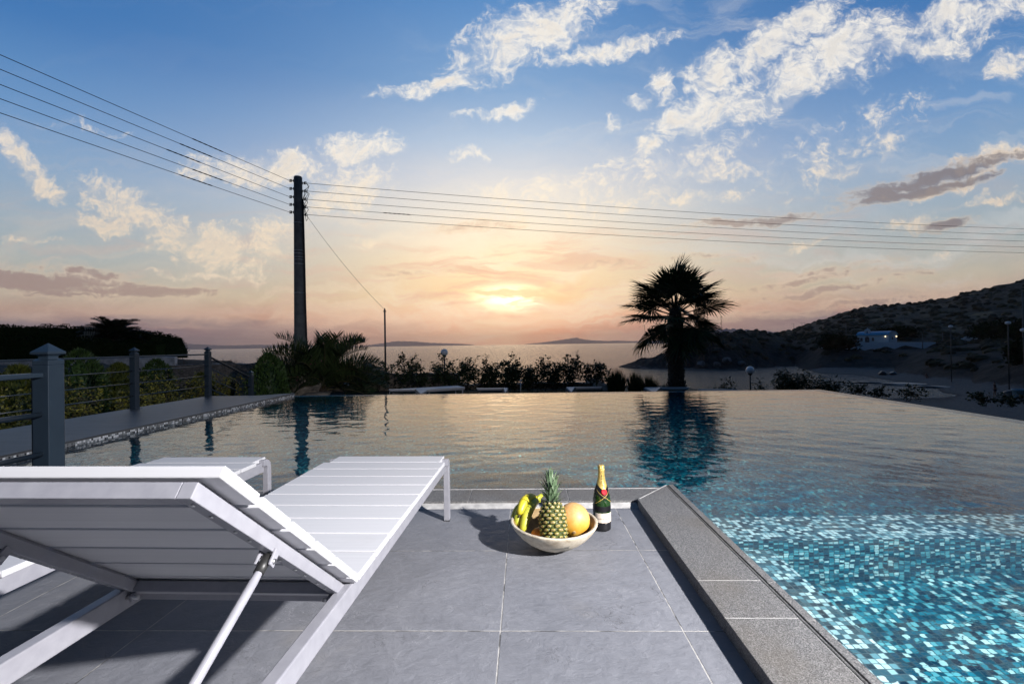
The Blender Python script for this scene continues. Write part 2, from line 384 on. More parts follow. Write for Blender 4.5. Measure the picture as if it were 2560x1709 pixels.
def slate_dark():
    m, t, b = material('slate_deck_dark', None, .45)
    uv = t.coord('UV'); s = t.sep(uv)
    f = t.m('FRACT', t.m('DIVIDE', s[1], .6)); j = t.mr(t.m('MINIMUM', f, t.m('SUBTRACT', 1., f)), .004, .008, 1., 0.)
    n = t.noise(t.vm('MULTIPLY', uv, (1.2, 5., 1.)), 2., 7., .6, .5)
    c = t.ramp(n, [(.3, (.026, .027, .031)), (.7, (.062, .064, .070))])
    t.put(b.inputs['Base Color'], t.mix(t.m('MULTIPLY', j, .6), c, (.11, .11, .11)))
    t.put(b.inputs['Normal'], t.bump(n, .4, .01)); return m
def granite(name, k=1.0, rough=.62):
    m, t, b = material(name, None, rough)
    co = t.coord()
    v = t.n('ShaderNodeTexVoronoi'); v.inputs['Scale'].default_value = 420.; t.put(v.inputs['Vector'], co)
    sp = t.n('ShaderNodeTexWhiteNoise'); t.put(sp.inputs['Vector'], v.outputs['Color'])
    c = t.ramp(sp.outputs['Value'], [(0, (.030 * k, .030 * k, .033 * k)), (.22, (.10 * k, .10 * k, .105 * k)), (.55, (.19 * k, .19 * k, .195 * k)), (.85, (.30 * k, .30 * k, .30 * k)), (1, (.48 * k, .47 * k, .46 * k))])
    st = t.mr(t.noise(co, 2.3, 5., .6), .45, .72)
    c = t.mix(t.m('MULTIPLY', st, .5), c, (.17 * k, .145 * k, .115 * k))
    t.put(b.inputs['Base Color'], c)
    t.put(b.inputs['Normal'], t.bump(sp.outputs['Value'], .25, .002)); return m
def mosaic(name, cols, grout, size=.0242, rough=.12):
    m, t, b = material(name, None, rough)
    uv = t.coord('UV'); sc = t.vm('SCALE', uv, sc=1 / size)
    fl = t.vm('FLOOR', sc); wn = t.n('ShaderNodeTexWhiteNoise', noise_dimensions='2D'); t.put(wn.inputs['Vector'], fl)
    big = t.noise(uv, 4., 2., .5)
    k = t.m('ADD', wn.outputs['Value'], t.m('MULTIPLY', t.m('SUBTRACT', big, .5), .12), clamp=True)
    n = len(cols); acc = 0; stops = []
    for wgt, c in cols:
        stops.append((acc, c)); acc += wgt
    c = t.ramp(k, stops, 'CONSTANT')
    c = t.mix(t.m('MULTIPLY', t.sep(wn.outputs['Color'])[1], .35), c, cols[len(cols) // 2][1])
    fr = t.vm('FRACTION', sc); s = t.sep(fr)
    e = t.m('MINIMUM', t.m('MINIMUM', s[0], t.m('SUBTRACT', 1., s[0])), t.m('MINIMUM', s[1], t.m('SUBTRACT', 1., s[1])))
    g = t.mr(e, .05, .10, 1., 0.)
    t.put(b.inputs['Base Color'], t.mix(g, c, grout))
    t.put(b.inputs['Roughness'], t.mr(g, 0., 1., rough, .7, 'LINEAR'))
    return m
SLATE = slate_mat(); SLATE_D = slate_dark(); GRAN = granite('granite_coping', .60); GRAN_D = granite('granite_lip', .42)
DARKST = noisy('dark_stone', (.02, .02, .022), (.05, .05, .052), 14., .8, .3)
GROUT = noisy('grout_white', (.30, .295, .29), (.50, .49, .475), 18., .85, .5, 60., .004)
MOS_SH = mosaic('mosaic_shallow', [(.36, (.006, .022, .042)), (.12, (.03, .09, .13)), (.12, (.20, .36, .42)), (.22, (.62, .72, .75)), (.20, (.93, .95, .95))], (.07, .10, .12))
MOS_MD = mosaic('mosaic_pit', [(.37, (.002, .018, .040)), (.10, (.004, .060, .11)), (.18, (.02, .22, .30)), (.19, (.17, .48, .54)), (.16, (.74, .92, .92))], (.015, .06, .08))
MOS_DP = mosaic('mosaic_deep', [(.28, (.001, .022, .055)), (.20, (.001, .075, .135)), (.30, (.001, .17, .25)), (.15, (.006, .32, .40)), (.07, (.20, .58, .58))], (.004, .05, .08))  # tiles get tealer from shallow to deep: the water's depth tint put into colour
MOS_DRY = mosaic('mosaic_dry_band', [(.40, (.012, .014, .018)), (.25, (.10, .11, .12)), (.20, (.38, .40, .42)), (.15, (.50, .51, .54))], (.16, .16, .17), .021, .2)

# ------------------------------------------------------------------ terrace and pool
ZW = .025; YF = 8.62; XR = 5.26; XL = -4.37; NEAR = -3.2
TX0, TX1 = -2.62, .637; YC = 2.735
b = MB(); b.bx(TX0, TX1 + .01, NEAR, YC, -.30, 0)
o = b.build('terrace_paving', SLATE, uv=True); tag(o, kind='structure')
# grout fillet at the foot of the far coping
b = MB(); b.add([(TX0, 2.685, .0015), (TX1, 2.685, .0015), (TX1, YC, .018), (TX0, YC, .018), (TX0, YC, -.01), (TX1, YC, -.01)], [(0, 1, 2, 3), (0, 3, 4), (1, 5, 2)])
o = b.build('terrace_grout_fillet', GROUT); tag(o, kind='structure')
# coping: stones with white joints between them
b = MB()
zf, zr = .03, .05
joints = [TX0, -2.1, -1.5, -.93, -.345, .25, .93]
for i in range(len(joints) - 1):
    x0, x1 = joints[i] + .002, joints[i + 1] - .002
    if i < len(joints) - 2: b.bx(x0, x1, YC, 2.955, -.05, zf, 0)
    else:       # the corner stone is cut on the mitre
        b.add([(x0, YC, zf), (.655, YC, zf), (.885, 2.955, zf), (x0, 2.955, zf), (x0, YC, -.05), (.655, YC, -.05), (.885, 2.955, -.05), (x0, 2.955, -.05)], [(0, 1, 2, 3), (0, 4, 5, 1), (1, 5, 6, 2), (2, 6, 7, 3), (3, 7, 4, 0)])
b.bx(TX0, .885, 2.957, 2.967, -.05, zf + .001, 2)               # pale joint
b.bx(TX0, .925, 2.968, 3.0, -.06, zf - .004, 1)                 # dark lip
b.bx(TX0, .90, YC + .004, 2.96, -.06, zf - .003, 2)             # mortar bed
yj = [NEAR, .35, .95, 1.535, 1.776, 2.735]
for i in range(len(yj) - 1):
    y0, y1 = yj[i] + .0016, yj[i + 1] - .0016
    if i < len(yj) - 2:
        b.bx(TX1, .872, y0, y1, -.05, zr, 0)
    else:
        b.add([(TX1, y0, zr), (.872, y0, zr), (.872, 2.945, zr), (TX1, 2.70, zr), (TX1, y0, -.05), (.872, y0, -.05), (.872, 2.945, -.05), (TX1, 2.70, -.05)], [(0, 1, 2, 3), (0, 4, 5, 1), (1, 5, 6, 2), (2, 6, 7, 3), (3, 7, 4, 0)])
    b.bx(.900, .932, y0, (y1 if i < len(yj) - 2 else 3.0), -.06, zr - .009, 0)
b.bx(TX1 + .004, .874, NEAR, 2.71, -.06, zr - .0012, 2)
b.add([(TX1 + .001, 2.700, zr + .001), (TX1 + .014, 2.700, zr + .001), (.884, 2.957, zr + .001), (.872, 2.957, zr + .001), (TX1 + .001, 2.70, 0), (TX1 + .014, 2.70, 0), (.884, 2.957, 0), (.872, 2.957, 0)], [(0, 1, 2, 3), (1, 5, 6, 2), (0, 3, 7, 4), (0, 4, 5, 1), (2, 6, 7, 3)], 2)
b.tube([(.879, NEAR, zr - .006), (.879, 2.952, zr - .006)], .0075, 10, 1)   # rounded bead along the gutter
b.bx(.872, .897, NEAR, 2.95, -.06, zr - .03, 3)                 # gutter bottom
# coping along the side behind the loungers
b.bx(-2.88, TX0 - .002, NEAR, 3.0, -.05, zf, 0)
b.bx(-2.625, TX0 + .0, NEAR, 2.73, -.05, zf - .002, 2)
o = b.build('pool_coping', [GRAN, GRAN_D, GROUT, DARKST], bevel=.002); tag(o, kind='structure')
XP = -2.88; PX = .934; PY = 3.0
# basin: walls, submerged wall, shelf, floors
ZB = -.70
b = MB()
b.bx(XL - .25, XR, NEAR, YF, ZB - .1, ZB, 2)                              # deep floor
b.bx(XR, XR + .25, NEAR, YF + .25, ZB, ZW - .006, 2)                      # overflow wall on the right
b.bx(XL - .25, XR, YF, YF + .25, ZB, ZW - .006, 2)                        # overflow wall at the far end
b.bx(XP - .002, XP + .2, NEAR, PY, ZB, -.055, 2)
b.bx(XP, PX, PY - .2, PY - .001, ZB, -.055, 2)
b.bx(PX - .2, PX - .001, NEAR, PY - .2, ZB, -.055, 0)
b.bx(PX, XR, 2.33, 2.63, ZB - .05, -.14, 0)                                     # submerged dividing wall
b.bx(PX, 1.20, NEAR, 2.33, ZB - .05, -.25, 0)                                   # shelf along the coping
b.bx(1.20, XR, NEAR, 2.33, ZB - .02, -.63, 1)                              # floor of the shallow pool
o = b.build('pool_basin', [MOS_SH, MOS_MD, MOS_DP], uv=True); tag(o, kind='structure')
for p in o.data.polygons:
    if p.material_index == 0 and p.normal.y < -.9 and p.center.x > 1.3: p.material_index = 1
o.cycles.is_caustics_receiver = True
# left deck with its mosaic band
b = MB(); b.bx(-5.86, XL, NEAR, 8.42, -.3, .078, 0)
b.add([(-4.9, 8.42, .078), (XL, 8.42, .078), (XL, 8.72, .078), (-4.55, 8.72, .078), (-4.9, 8.42, -.6), (XL, 8.42, -.6), (XL, 8.72, -.6), (-4.55, 8.72, -.6)], [(0, 1, 2, 3), (1, 5, 6, 2), (2, 6, 7, 3), (3, 7, 4, 0)], 0)
b.bx(XL - .06, XL + .006, NEAR, 8.725, .066, .084, 0)
o = b.build('pool_side_deck', SLATE_D, uv=True); tag(o, kind='structure')
b = MB(); b.bx(XL - .05, XL + .001, NEAR, 8.722, ZB, .0659, 0)
o = b.build('pool_side_band', MOS_DRY, uv=True); tag(o, kind='structure')

# water: one rippled sheet, finer near the camera
def axis(brk):
    out = []
    for a, c, s in brk: out += list(np.arange(a, c - 1e-6, s))
    return np.array(out + [brk[-1][1]])
GX = axis([(XL + .001, XP - .002, .036), (XP - .002, PX + .001, .027), (PX + .001, 3.2, .022), (3.2, XR, .032)])
GY = axis([(NEAR, .2, .12), (.2, 1.0, .04), (1.0, PY - .001, .022), (PY - .001, 5.0, .025), (5.0, YF, .034)])
gx, gy = np.meshgrid(GX, GY, indexing='ij')
gz = np.full(gx.shape, ZW)
rw = np.random.default_rng(3)
for i in range(64):
    lam = .085 * (.75 / .085) ** (rw.random() ** 1.15); k = 2 * math.pi / lam
    th = rw.normal(1.30, .62); ph = rw.random() * 6.28
    amp = .0062 * (1.35 - .75 * min(1, lam / .5)) / k
    # gusts: patches of stronger and weaker ripple
    pk = rw.random(2) * 1.2 + .3; pp = rw.random(2) * 6.28
    env = .6 + .4 * np.sin(gx * pk[0] + pp[0]) * np.sin(gy * pk[1] + pp[1])
    env = env * (1 - (.62 if lam < .16 else .30) * np.clip((3.1 - gy) / .8, 0, 1))
    gz += amp * env * np.sin(k * (gx * math.cos(th) + gy * math.sin(th)) + ph + .8 * np.sin(gy * 1.9 + i) + .7 * np.sin(gx * 2.3 + 2 * i))
nx, ny = len(GX), len(GY)
idx = np.arange(nx * ny).reshape(nx, ny)
q = np.stack([idx[:-1, :-1], idx[1:, :-1], idx[1:, 1:], idx[:-1, 1:]], -1).reshape(-1, 4)
cx = (gx[:-1, :-1] + gx[1:, 1:]).ravel() / 2; cy = (gy[:-1, :-1] + gy[1:, 1:]).ravel() / 2
keep = ~((cx > XP - .002) & (cx < PX + .001) & (cy < PY - .001))
m, t, bb = material('pool_water', (.62, .93, .97), 0.0)
bb.inputs['Transmission Weight'].default_value = 1; bb.inputs['IOR'].default_value = 1.333
co = t.coord(); t.put(bb.inputs['Normal'], t.bump(t.noise(t.vm('MULTIPLY', co, (11., 19., 1.)), 1., 3., .55, .4), .06, .012))
o = np_mesh('pool_water', np.stack([gx, gy, gz], -1).reshape(-1, 3), q[keep], m)
tag(o, kind='structure'); o.cycles.is_caustics_caster = True

# ------------------------------------------------------------------ sea
m, t, bb = material('sea_water', (.012, .028, .042), .14)
bb.inputs['IOR'].default_value = 1.333
g = t.n('ShaderNodeNewGeometry'); pos = g.outputs['Position']
h = t.m('ADD', t.noise(t.vm('MULTIPLY', pos, (.22, .55, 1.)), 1., 5., .6, .3), t.m('MULTIPLY', t.noise(t.vm('MULTIPLY', pos, (.02, .05, 1.)), 1., 3.), .8))
t.put(bb.inputs['Normal'], t.bump(h, .9, 1.7))
S = -6.4
b = MB(); b.add([(-10900, -190, S), (10900, -190, S), (10900, 12600, S), (-10900, 12600, S)], [(0, 1, 2, 3)])
o = b.build('sea', m); tag(o, kind='structure')
# ------------------------------------------------------------------ sun loungers
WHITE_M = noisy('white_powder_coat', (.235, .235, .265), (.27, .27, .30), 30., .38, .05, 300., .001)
SLAT_M, t, bb = material('white_slat', None, .5)
co = t.coord()
sn_ = t.noise(t.vm('MULTIPLY', co, (3., 90., 90.)), 1., 4., .6)
rnd = t.n('ShaderNodeTexWhiteNoise', noise_dimensions='1D'); t.put(rnd.inputs['W'], t.m('FLOOR', t.m('DIVIDE', t.sep(co)[1], .13)))
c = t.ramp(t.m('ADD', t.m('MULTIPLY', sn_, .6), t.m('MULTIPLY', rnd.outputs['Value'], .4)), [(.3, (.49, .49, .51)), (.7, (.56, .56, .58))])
dirt = t.mr(t.noise(co, 5., 5., .65), .60, .78)
t.put(bb.inputs['Base Color'], t.mix(t.m('MULTIPLY', dirt, .22), c, (.38, .365, .345)))
t.put(bb.inputs['Normal'], t.bump(sn_, .12, .001))
STEEL, _, _ = material('steel_bolt', (.55, .55, .56), .3, 1.)
BLACKP, _, _ = material('black_plastic', (.02, .02, .02), .45)

def lounger(label, loc, rz, ang, back_len=.69, group=None):
    """foot end at the local origin, head towards -Y; ang = angle of the backrest"""
    T = thing('sun_lounger', label, 'sun lounger', loc, rz, group)
    ZT, hw = .344, .320                       # seat height, half width
    rx = .292                                 # rail centre
    yh = -1.300                               # hinge
    # frame: two side rails with the bent foot corner, cross bars
    f = MB()
    for s in (-1, 1):
        f.bar((s * rx, -1.99, .298), (s * rx, -.045, .298), .032, .052)
        # bent corner, flush with the slats
        pts = [(-.05, .298), (-.028, .2965), (-.014, .289), (-.005, .277), (-.001, .262)]
    f.bx(-rx, rx, -1.985, -1.945, .272, .324)
    f.bx(-rx, rx, -.045, -.012, .272, .322)
    f.bx(-rx, rx, -.72, -.69, .28, .318); f.bx(-rx, rx, yh - .02, yh + .012, .275, .312)
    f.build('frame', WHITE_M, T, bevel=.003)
    for s in (-1, 1):
        for y in (-.016, -1.93):
            l = MB(); xo = s * (hw - .014) if y > -1 else s * (rx)
            if y > -1:      # leg and rounded corner in one bent tube of square section
                w_, h_ = .030, .034
                path = [(0, .004), (0, .292), (-.003, .306), (-.010, .316), (-.022, .322), (-.05, .3235)]
                ring = []
                for i, (py, pz) in enumerate(path):
                    a = path[max(i - 1, 0)]; c_ = path[min(i + 1, len(path) - 1)]
                    dy_, dz_ = c_[0] - a[0], c_[1] - a[1]; L = math.hypot(dy_, dz_); ny_, nz_ = dz_ / L, -dy_ / L
                    for ix, iw in ((-1, -1), (1, -1), (1, 1), (-1, 1)):
                        ring.append((xo + ix * w_ / 2, y + py + ny_ * (iw - 0) * h_ / 2, pz + nz_ * iw * h_ / 2))
                fs = []
                for i in range(len(path) - 1):
                    for k in range(4):
                        fs.append((i * 4 + k, i * 4 + (k + 1) % 4, i * 4 + 4 + (k + 1) % 4, i * 4 + 4 + k))
                fs += [(3, 2, 1, 0), tuple(len(path) * 4 - 4 + k for k in range(4))]
                l.add(ring, fs)
            else:
                l.bx(xo - .016, xo + .016, y - .018, y + .018, .004, .272)
            lo = l.build('leg', WHITE_M, T, bevel=.002, weld=True)
            g = MB(); g.bx(xo - .015, xo + .015, y - .017, y + .017, 0, .004)
            g.build('foot_pad', BLACKP, lo)
    # seat slats
    s_ = MB()
    for i in range(10):
        y1 = -.004 - i * .1305; y0 = y1 - (.1225 if i < 9 else .126)
        x = hw if i else hw - .028
        s_.bx(-x, x, y0, y1, ZT - .019, ZT)
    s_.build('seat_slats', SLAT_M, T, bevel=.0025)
    # backrest in its own tilted coordinates: a along the backrest, n out of its front face
    ca, sa = math.cos(R(ang)), math.sin(R(ang))
    def bp(x, a, n): return (x, yh - .02 - a * ca + n * sa * 1.0, ZT - .022 + a * sa + n * ca)
    def slab(mb, x0, x1, a0, a1, n0, n1):
        vs = [bp(x, a, n) for x in (x0, x1) for a in (a0, a1) for n in (n0, n1)]
        mb.add(vs, [(0, 1, 3, 2), (4, 6, 7, 5), (0, 4, 5, 1), (2, 3, 7, 6), (0, 2, 6, 4), (1, 5, 7, 3)])
    bf = MB(); fl = back_len - .012
    for s in (-1, 1): slab(bf, s * .276 - .012, s * .276 + .012, 0, fl, -.028, -.002)
    slab(bf, -.264, .264, fl - .026, fl, -.028, -.002); slab(bf, -.264, .264, 0, .026, -.028, -.002)
    for s in (-1, 1): slab(bf, s * .276 - .005, s * .276 + .005, .01, fl - .02, -.003, .0045)
    sb = MB(); n_s = 5; pit_ = (back_len - .055) / n_s
    for s in (-1, 1):
        for i in range(n_s):
            for e in (.3, .7):
                a0 = .055 + (i + e) * pit_
                if a0 < fl: bf.tube([bp(s * .276, a0, -.0275), bp(s * .276, a0, -.0305)], .004, 8, 1)
    bo = bf.build('backrest_frame', [WHITE_M, STEEL], T, bevel=.003)
    slab(sb, -hw, hw, .0, .045, .004, .024)
    for i in range(n_s):
        a0 = .055 + i * pit_
        slab(sb, -hw, hw, a0, a0 + pit_ - .012, .004, .024)
    so = sb.build('backrest_slats', SLAT_M, T, bevel=.0025)
    # prop struts with their brackets
    if ang > 3:
        for s in (-1, 1):
            a0 = .40; top = Vector(bp(s * .276, a0, -.044)); low_ = Vector((s * .276, yh - .82, .30))
            for xo in (.290, .262):
                k = MB(); k.bar(bp(s * xo, a0 - .004, -.022), bp(s * xo, a0 + .001, -.053), .018, .005, (1, 0, 0))
                br = k.build('bracket', WHITE_M, bo, bevel=.0015)
            bt = MB(); bt.tube([top + Vector((-.020, 0, 0)), top + Vector((.020, 0, 0))], .0048, 10)
            bt.build('bolt', STEEL, br)
            st = MB(); dv = (low_ - top)
            st.tube([top, top + dv * .045, top + dv * .09, low_], [.0065, .0070, .0085, .0085], 14, flat=1.0)
            sto = st.build('strut', WHITE_M, T)
            cp_ = MB(); cp_.tube([top + dv * -.02, top + dv * .05], .0098, 12); cp_.build('strut_cap', BLACKP, sto)
            hb = MB(); hb.bar(bp(s * .262, .0, -.02), bp(s * .262, .022, -.046), .018, .010, (1, 0, 0)); ho = hb.build('hinge_bracket', WHITE_M, bo, bevel=.002)
            pb = MB(); q0 = Vector(bp(s * .262, .018, -.040)); pb.tube([q0 + Vector((-.016, 0, 0)), q0 + Vector((.016, 0, 0))], .0055, 10); pb.build('bolt', STEEL, ho)
    return T
RZ = -math.atan(.024)
L1 = lounger('white slatted sun lounger in the foreground, raised backrest seen from behind, nearest the camera', (-.7375, 2.545, 0), RZ, 39)
L2 = copy_tree(L1); L2.location = (-1.735, 2.56, 0)
tag(L2, 'white slatted sun lounger on the left of the foreground one, mostly hidden by its backrest')
L1['group'] = L2['group'] = 'sun loungers on the paved terrace'
# lower terrace: four with low backrests seen over the pool edge, one lying flat turned sideways
gl_ = 'white loungers on the lower terrace beyond the pool'
rows = [(-2.99, 11.0, 'white lounger beyond the pool edge, its backrest top beside the flat white lounger'),
        (-.79, 11.0, 'white lounger beyond the pool edge, its backrest just left of the thin spike lamp'),
        (1.451, 11.0, 'white lounger beyond the pool edge, its backrest in front of the tall grass clumps'),
        (3.50, 10.6, 'white lounger beyond the pool edge, its backrest in front of the palm trunk')]
P3 = None
for i, (x, y, lab) in enumerate(rows):
    if P3 is None:
        P3 = lounger(lab, (0, 0, -.6), 0, 15.5, group=gl_); o = P3
    else:
        o = copy_tree(P3); o['label'] = lab
    o.rotation_euler = (0, 0, (.035, -.02, .02, -.06)[i])
    o.location = (x, y + 1.98, -.6)
lounger('white lounger lying flat and turned sideways behind the far pool edge', (-3.62, 12.55, -.595), math.atan2(-.9, -1.7) + math.pi / 2 + math.pi, 0, group=gl_)
# ------------------------------------------------------------------ bowl of fruit and the bottle
BX, BY = .125, 2.18
m, t, bb = material('weathered_wood_bowl', None, .7); co = t.coord()
n1 = t.noise(t.vm('MULTIPLY', co, (9., 9., 26.)), 1., 7., .65, .6); n2 = t.noise(co, 60., 4., .6)
c = t.ramp(t.m('ADD', t.m('MULTIPLY', n1, .7), t.m('MULTIPLY', n2, .3)), [(.30, (.30, .235, .155)), (.5, (.56, .50, .40)), (.72, (.74, .70, .62))])
st = t.mr(t.noise(t.vm('MULTIPLY', co, (7., 7., 20.)), 1.3, 6., .7, 1.), .50, .66)
sz = t.mr(t.sep(co)[2], .11, .05, .25, 1.)
t.put(bb.inputs['Base Color'], t.mix(t.m('MULTIPLY', t.m('MULTIPLY', st, sz), .9), c, (.06, .07, .055)))
t.put(bb.inputs['Normal'], t.bump(t.m('ADD', n1, t.m('MULTIPLY', n2, .5)), .5, .004)); BOWL = m
BOWLIN = noisy('bowl_inside_wood', (.20, .13, .05), (.36, .25, .11), 14., .7, .4, 50., .003)
prof = [(.0, .0), (.060, 0), (.0625, .006), (.066, .012), (.098, .034), (.138, .063), (.172, .094), (.190, .118), (.196, .1225), (.2035, .120), (.2035, .117)]
outer = [(0, .0), (.056, 0), (.062, .003), (.070, .007), (.102, .022), (.135, .042), (.163, .065), (.184, .088), (.197, .108), (.2025, .118), (.2025, .1215), (.198, .1245), (.189, .1225), (.178, .104), (.160, .082), (.132, .058), (.100, .038), (.060, .022), (0, .018)]
b = MB(); b.lathe(outer[:13], 64); b.lathe(outer[12:], 64, mi=1)
o = b.build('fruit_bowl', [BOWL, BOWLIN], weld=True); o.location = (BX, BY, 0)
for v in o.data.vertices:      # turned by hand: not quite round
    a = math.atan2(v.co.y, v.co.x); v.co.z += .003 * math.sin(2 * a + .6) * (v.co.z / .12); k = 1 + .008 * math.sin(3 * a); v.co.x *= k; v.co.y *= k
tag(o, 'wide pale wooden bowl full of fruit on the grey paving', 'bowl')

# pineapple
RIND, t, bb = material('pineapple_rind', None, .5); co = t.coord()
t.put(bb.inputs['Base Color'], t.ramp(t.noise(co, 60., 3.), [(.35, (.035, .050, .012)), (.65, (.085, .10, .022))]))
EYE, t, bb = material('pineapple_eye', None, .45); co = t.coord()
t.put(bb.inputs['Base Color'], t.ramp(t.noise(co, 90., 4., .6), [(.3, (.11, .11, .022)), (.5, (.30, .24, .05)), (.7, (.50, .40, .14))]))
BRACT, t, bb = material('pineapple_bract', None, .6); t.put(bb.inputs['Base Color'], t.ramp(t.noise(t.coord(), 70., 2.), [(.35, (.36, .27, .13)), (.65, (.58, .47, .30))]))
CROWN, t, bb = material('pineapple_crown', None, .5); co = t.coord()
t.put(bb.inputs['Base Color'], t.ramp(t.noise(t.vm('MULTIPLY', co, (60., 60., 12.)), 1., 4.), [(.3, (.045, .085, .035)), (.55, (.13, .20, .11)), (.75, (.27, .33, .23))]))
base = Vector((.122, 2.100, .050)); top = Vector((.117, 2.163, .218)); axd = (top - base).normalized()
rotm = axd.to_track_quat('Z', 'Y').to_matrix()
Lp = (top - base).length
def prad(tt): return .0605 * (max(0., 1 - abs((tt - .47) / .56) ** 3.0)) ** .5
T = thing('pineapple', 'ripe spiky pineapple standing upright in the wooden fruit bowl', 'pineapple', base)
T.rotation_euler = rotm.to_euler()
b = MB(); b.lathe([(prad(i / 24) - .003 if 0 < i < 24 else .001, i / 24 * Lp) for i in range(25)], 40, mi=0)
rows_, per = 11, 11
for r_ in range(rows_):
    tt = .075 + r_ * .086
    if tt > .985: break
    rr_ = prad(tt)
    cnt = per
    for k in range(cnt):
        a = 2 * math.pi * (k + (r_ % 2) * .5 + rng.normal(0, .05)) / cnt
        jz = rng.uniform(.86, 1.08); hw_ = math.pi * rr_ / cnt * .90 * jz; hh = .086 * Lp * .58 * jz
        ct = Vector((math.cos(a), math.sin(a), 0)); tg = Vector((-math.sin(a), math.cos(a), 0))
        sl = (prad(min(.99, tt + .03)) - prad(tt - .03)) / (.06 * Lp); up = Vector((ct.x * sl, ct.y * sl, 1)).normalized(); nn = tg.cross(up)
        c0 = ct * rr_ + Vector((0, 0, tt * Lp + rng.normal(0, .0009)))
        ring0 = []; ring1 = []; ring2 = []
        for j in range(8):
            q_ = 2 * math.pi * j / 8; ex = math.cos(q_); ey = math.sin(q_)
            ex = math.copysign(abs(ex) ** .8, ex); ey = math.copysign(abs(ey) ** .8, ey)
            ring0.append(c0 + tg * ex * hw_ + up * ey * hh - nn * .003)
            ring1.append(c0 + tg * ex * hw_ * .72 + up * ey * hh * .70 + nn * .0040)
            ring2.append(c0 + tg * ex * hw_ * .34 + up * (ey * hh * .32) + nn * .0058)
        vs = ring0 + ring1 + ring2 + [c0 + nn * .0058]
        fs = [(j, (j + 1) % 8, 8 + (j + 1) % 8, 8 + j) for j in range(8)] + [(8 + j, 8 + (j + 1) % 8, 16 + (j + 1) % 8, 16 + j) for j in range(8)] + [(16 + j, 16 + (j + 1) % 8, 24) for j in range(8)]
        b.add(vs, fs[:8], 0, True); b.f += [tuple(b.n - 25 + i for i in f) for f in fs[8:]]; b.mi += [1] * 16; b.sm += [True] * 16
        w_ = hw_ * .62        # the little pointed bract below the middle of each eye
        b.add([c0 - tg * w_ - up * hh * .35 + nn * .0045, c0 + tg * w_ - up * hh * .35 + nn * .0045, c0 + up * hh * .45 + nn * (.0095 + .003 * rng.random()), c0 - up * hh * .1 + nn * .008], [(0, 1, 3), (1, 2, 3), (2, 0, 3)], 2)
b.build('fruit_body', [RIND, EYE, BRACT], T)
b = MB()
for i in range(78):
    tt = i / 78; a = i * 2.39996; hz = Lp - .014 + tt * .098
    el_ = R(12 + 56 * tt + rng.normal(0, 8)); ln = (.034 + .044 * min(1, tt * 1.4)) * (1.12 if tt < .8 else .95) * (.9 + .25 * rng.random()); wd_ = .0088 * (1 - .25 * tt)
    ct = Vector((math.cos(a), math.sin(a), 0)); tg = Vector((-math.sin(a), math.cos(a), 0))
    pts = []
    e = el_ + .25
    p_ = ct * (.017 * (1 - tt) + .003) + Vector((0, 0, hz))
    for s_ in range(6):
        u_ = s_ / 5; ww = wd_ * (1 - u_ ** 1.8) + .0004
        dn = ct * math.cos(e) + Vector((0, 0, math.sin(e))); nrm = dn.cross(tg)
        pts += [p_ - tg * ww + nrm * -.003 * (1 - u_), p_, p_ + tg * ww + nrm * -.003 * (1 - u_)]
        p_ = p_ + dn * ln / 5; e -= (.22 - .1 * tt) * (1 if u_ > .3 else -.3)
    fs = []
    for s_ in range(5):
        for k in (0, 1): fs.append((s_ * 3 + k, s_ * 3 + k + 1, s_ * 3 + 4 + k, s_ * 3 + 3 + k))
    b.add(pts, fs, 0, True)
b.build('leaf_crown', CROWN, T)

# melon
m, t, bb = material('melon_skin', None, .5); co = t.coord()
n1 = t.noise(co, 24., 5., .6); n2 = t.noise(co, 130., 3., .6)
t.put(bb.inputs['Base Color'], t.mix(t.mr(t.sep(co)[2], -.02, .055), t.ramp(n1, [(.35, (.60, .31, .035)), (.65, (.70, .42, .07))]), t.ramp(t.m('ADD', t.m('MULTIPLY', n1, .5), t.m('MULTIPLY', n2, .5)), [(.35, (.56, .27, .07)), (.65, (.66, .40, .18))])))
t.put(bb.inputs['Normal'], t.bump(t.m('ADD', n2, t.m('MULTIPLY', t.noise(co, 320., 2.), .6)), .35, .0015)); MELON = m
T = thing('melon', 'round orange and yellow melon in the bowl beside the pineapple', 'melon', (.216, 2.178, .128))
b = MB(); b.lathe([(.0755 * math.sin(math.pi * i / 28) + 1e-5, -.0765 * math.cos(math.pi * i / 28)) for i in range(29)], 48)
o = b.build('skin', MELON, T, weld=True)
SCAR = noisy('melon_scar', (.30, .17, .06), (.55, .38, .18), 200., .8)
dv = Vector((-.06, -.88, -.40)).normalized(); q_ = dv.to_track_quat('Z', 'Y').to_matrix()
b = MB(); b.lathe([(0, .001), (.003, .0016), (.0045, .0002), (.0058, .0022), (.0078, .0012), (.0085, -.002)], 18)
o = b.build('blossom_scar', SCAR, T); o.location = Vector((dv.x * .0755, dv.y * .0755, dv.z * .0765)) * .994; o.rotation_euler = q_.to_euler()

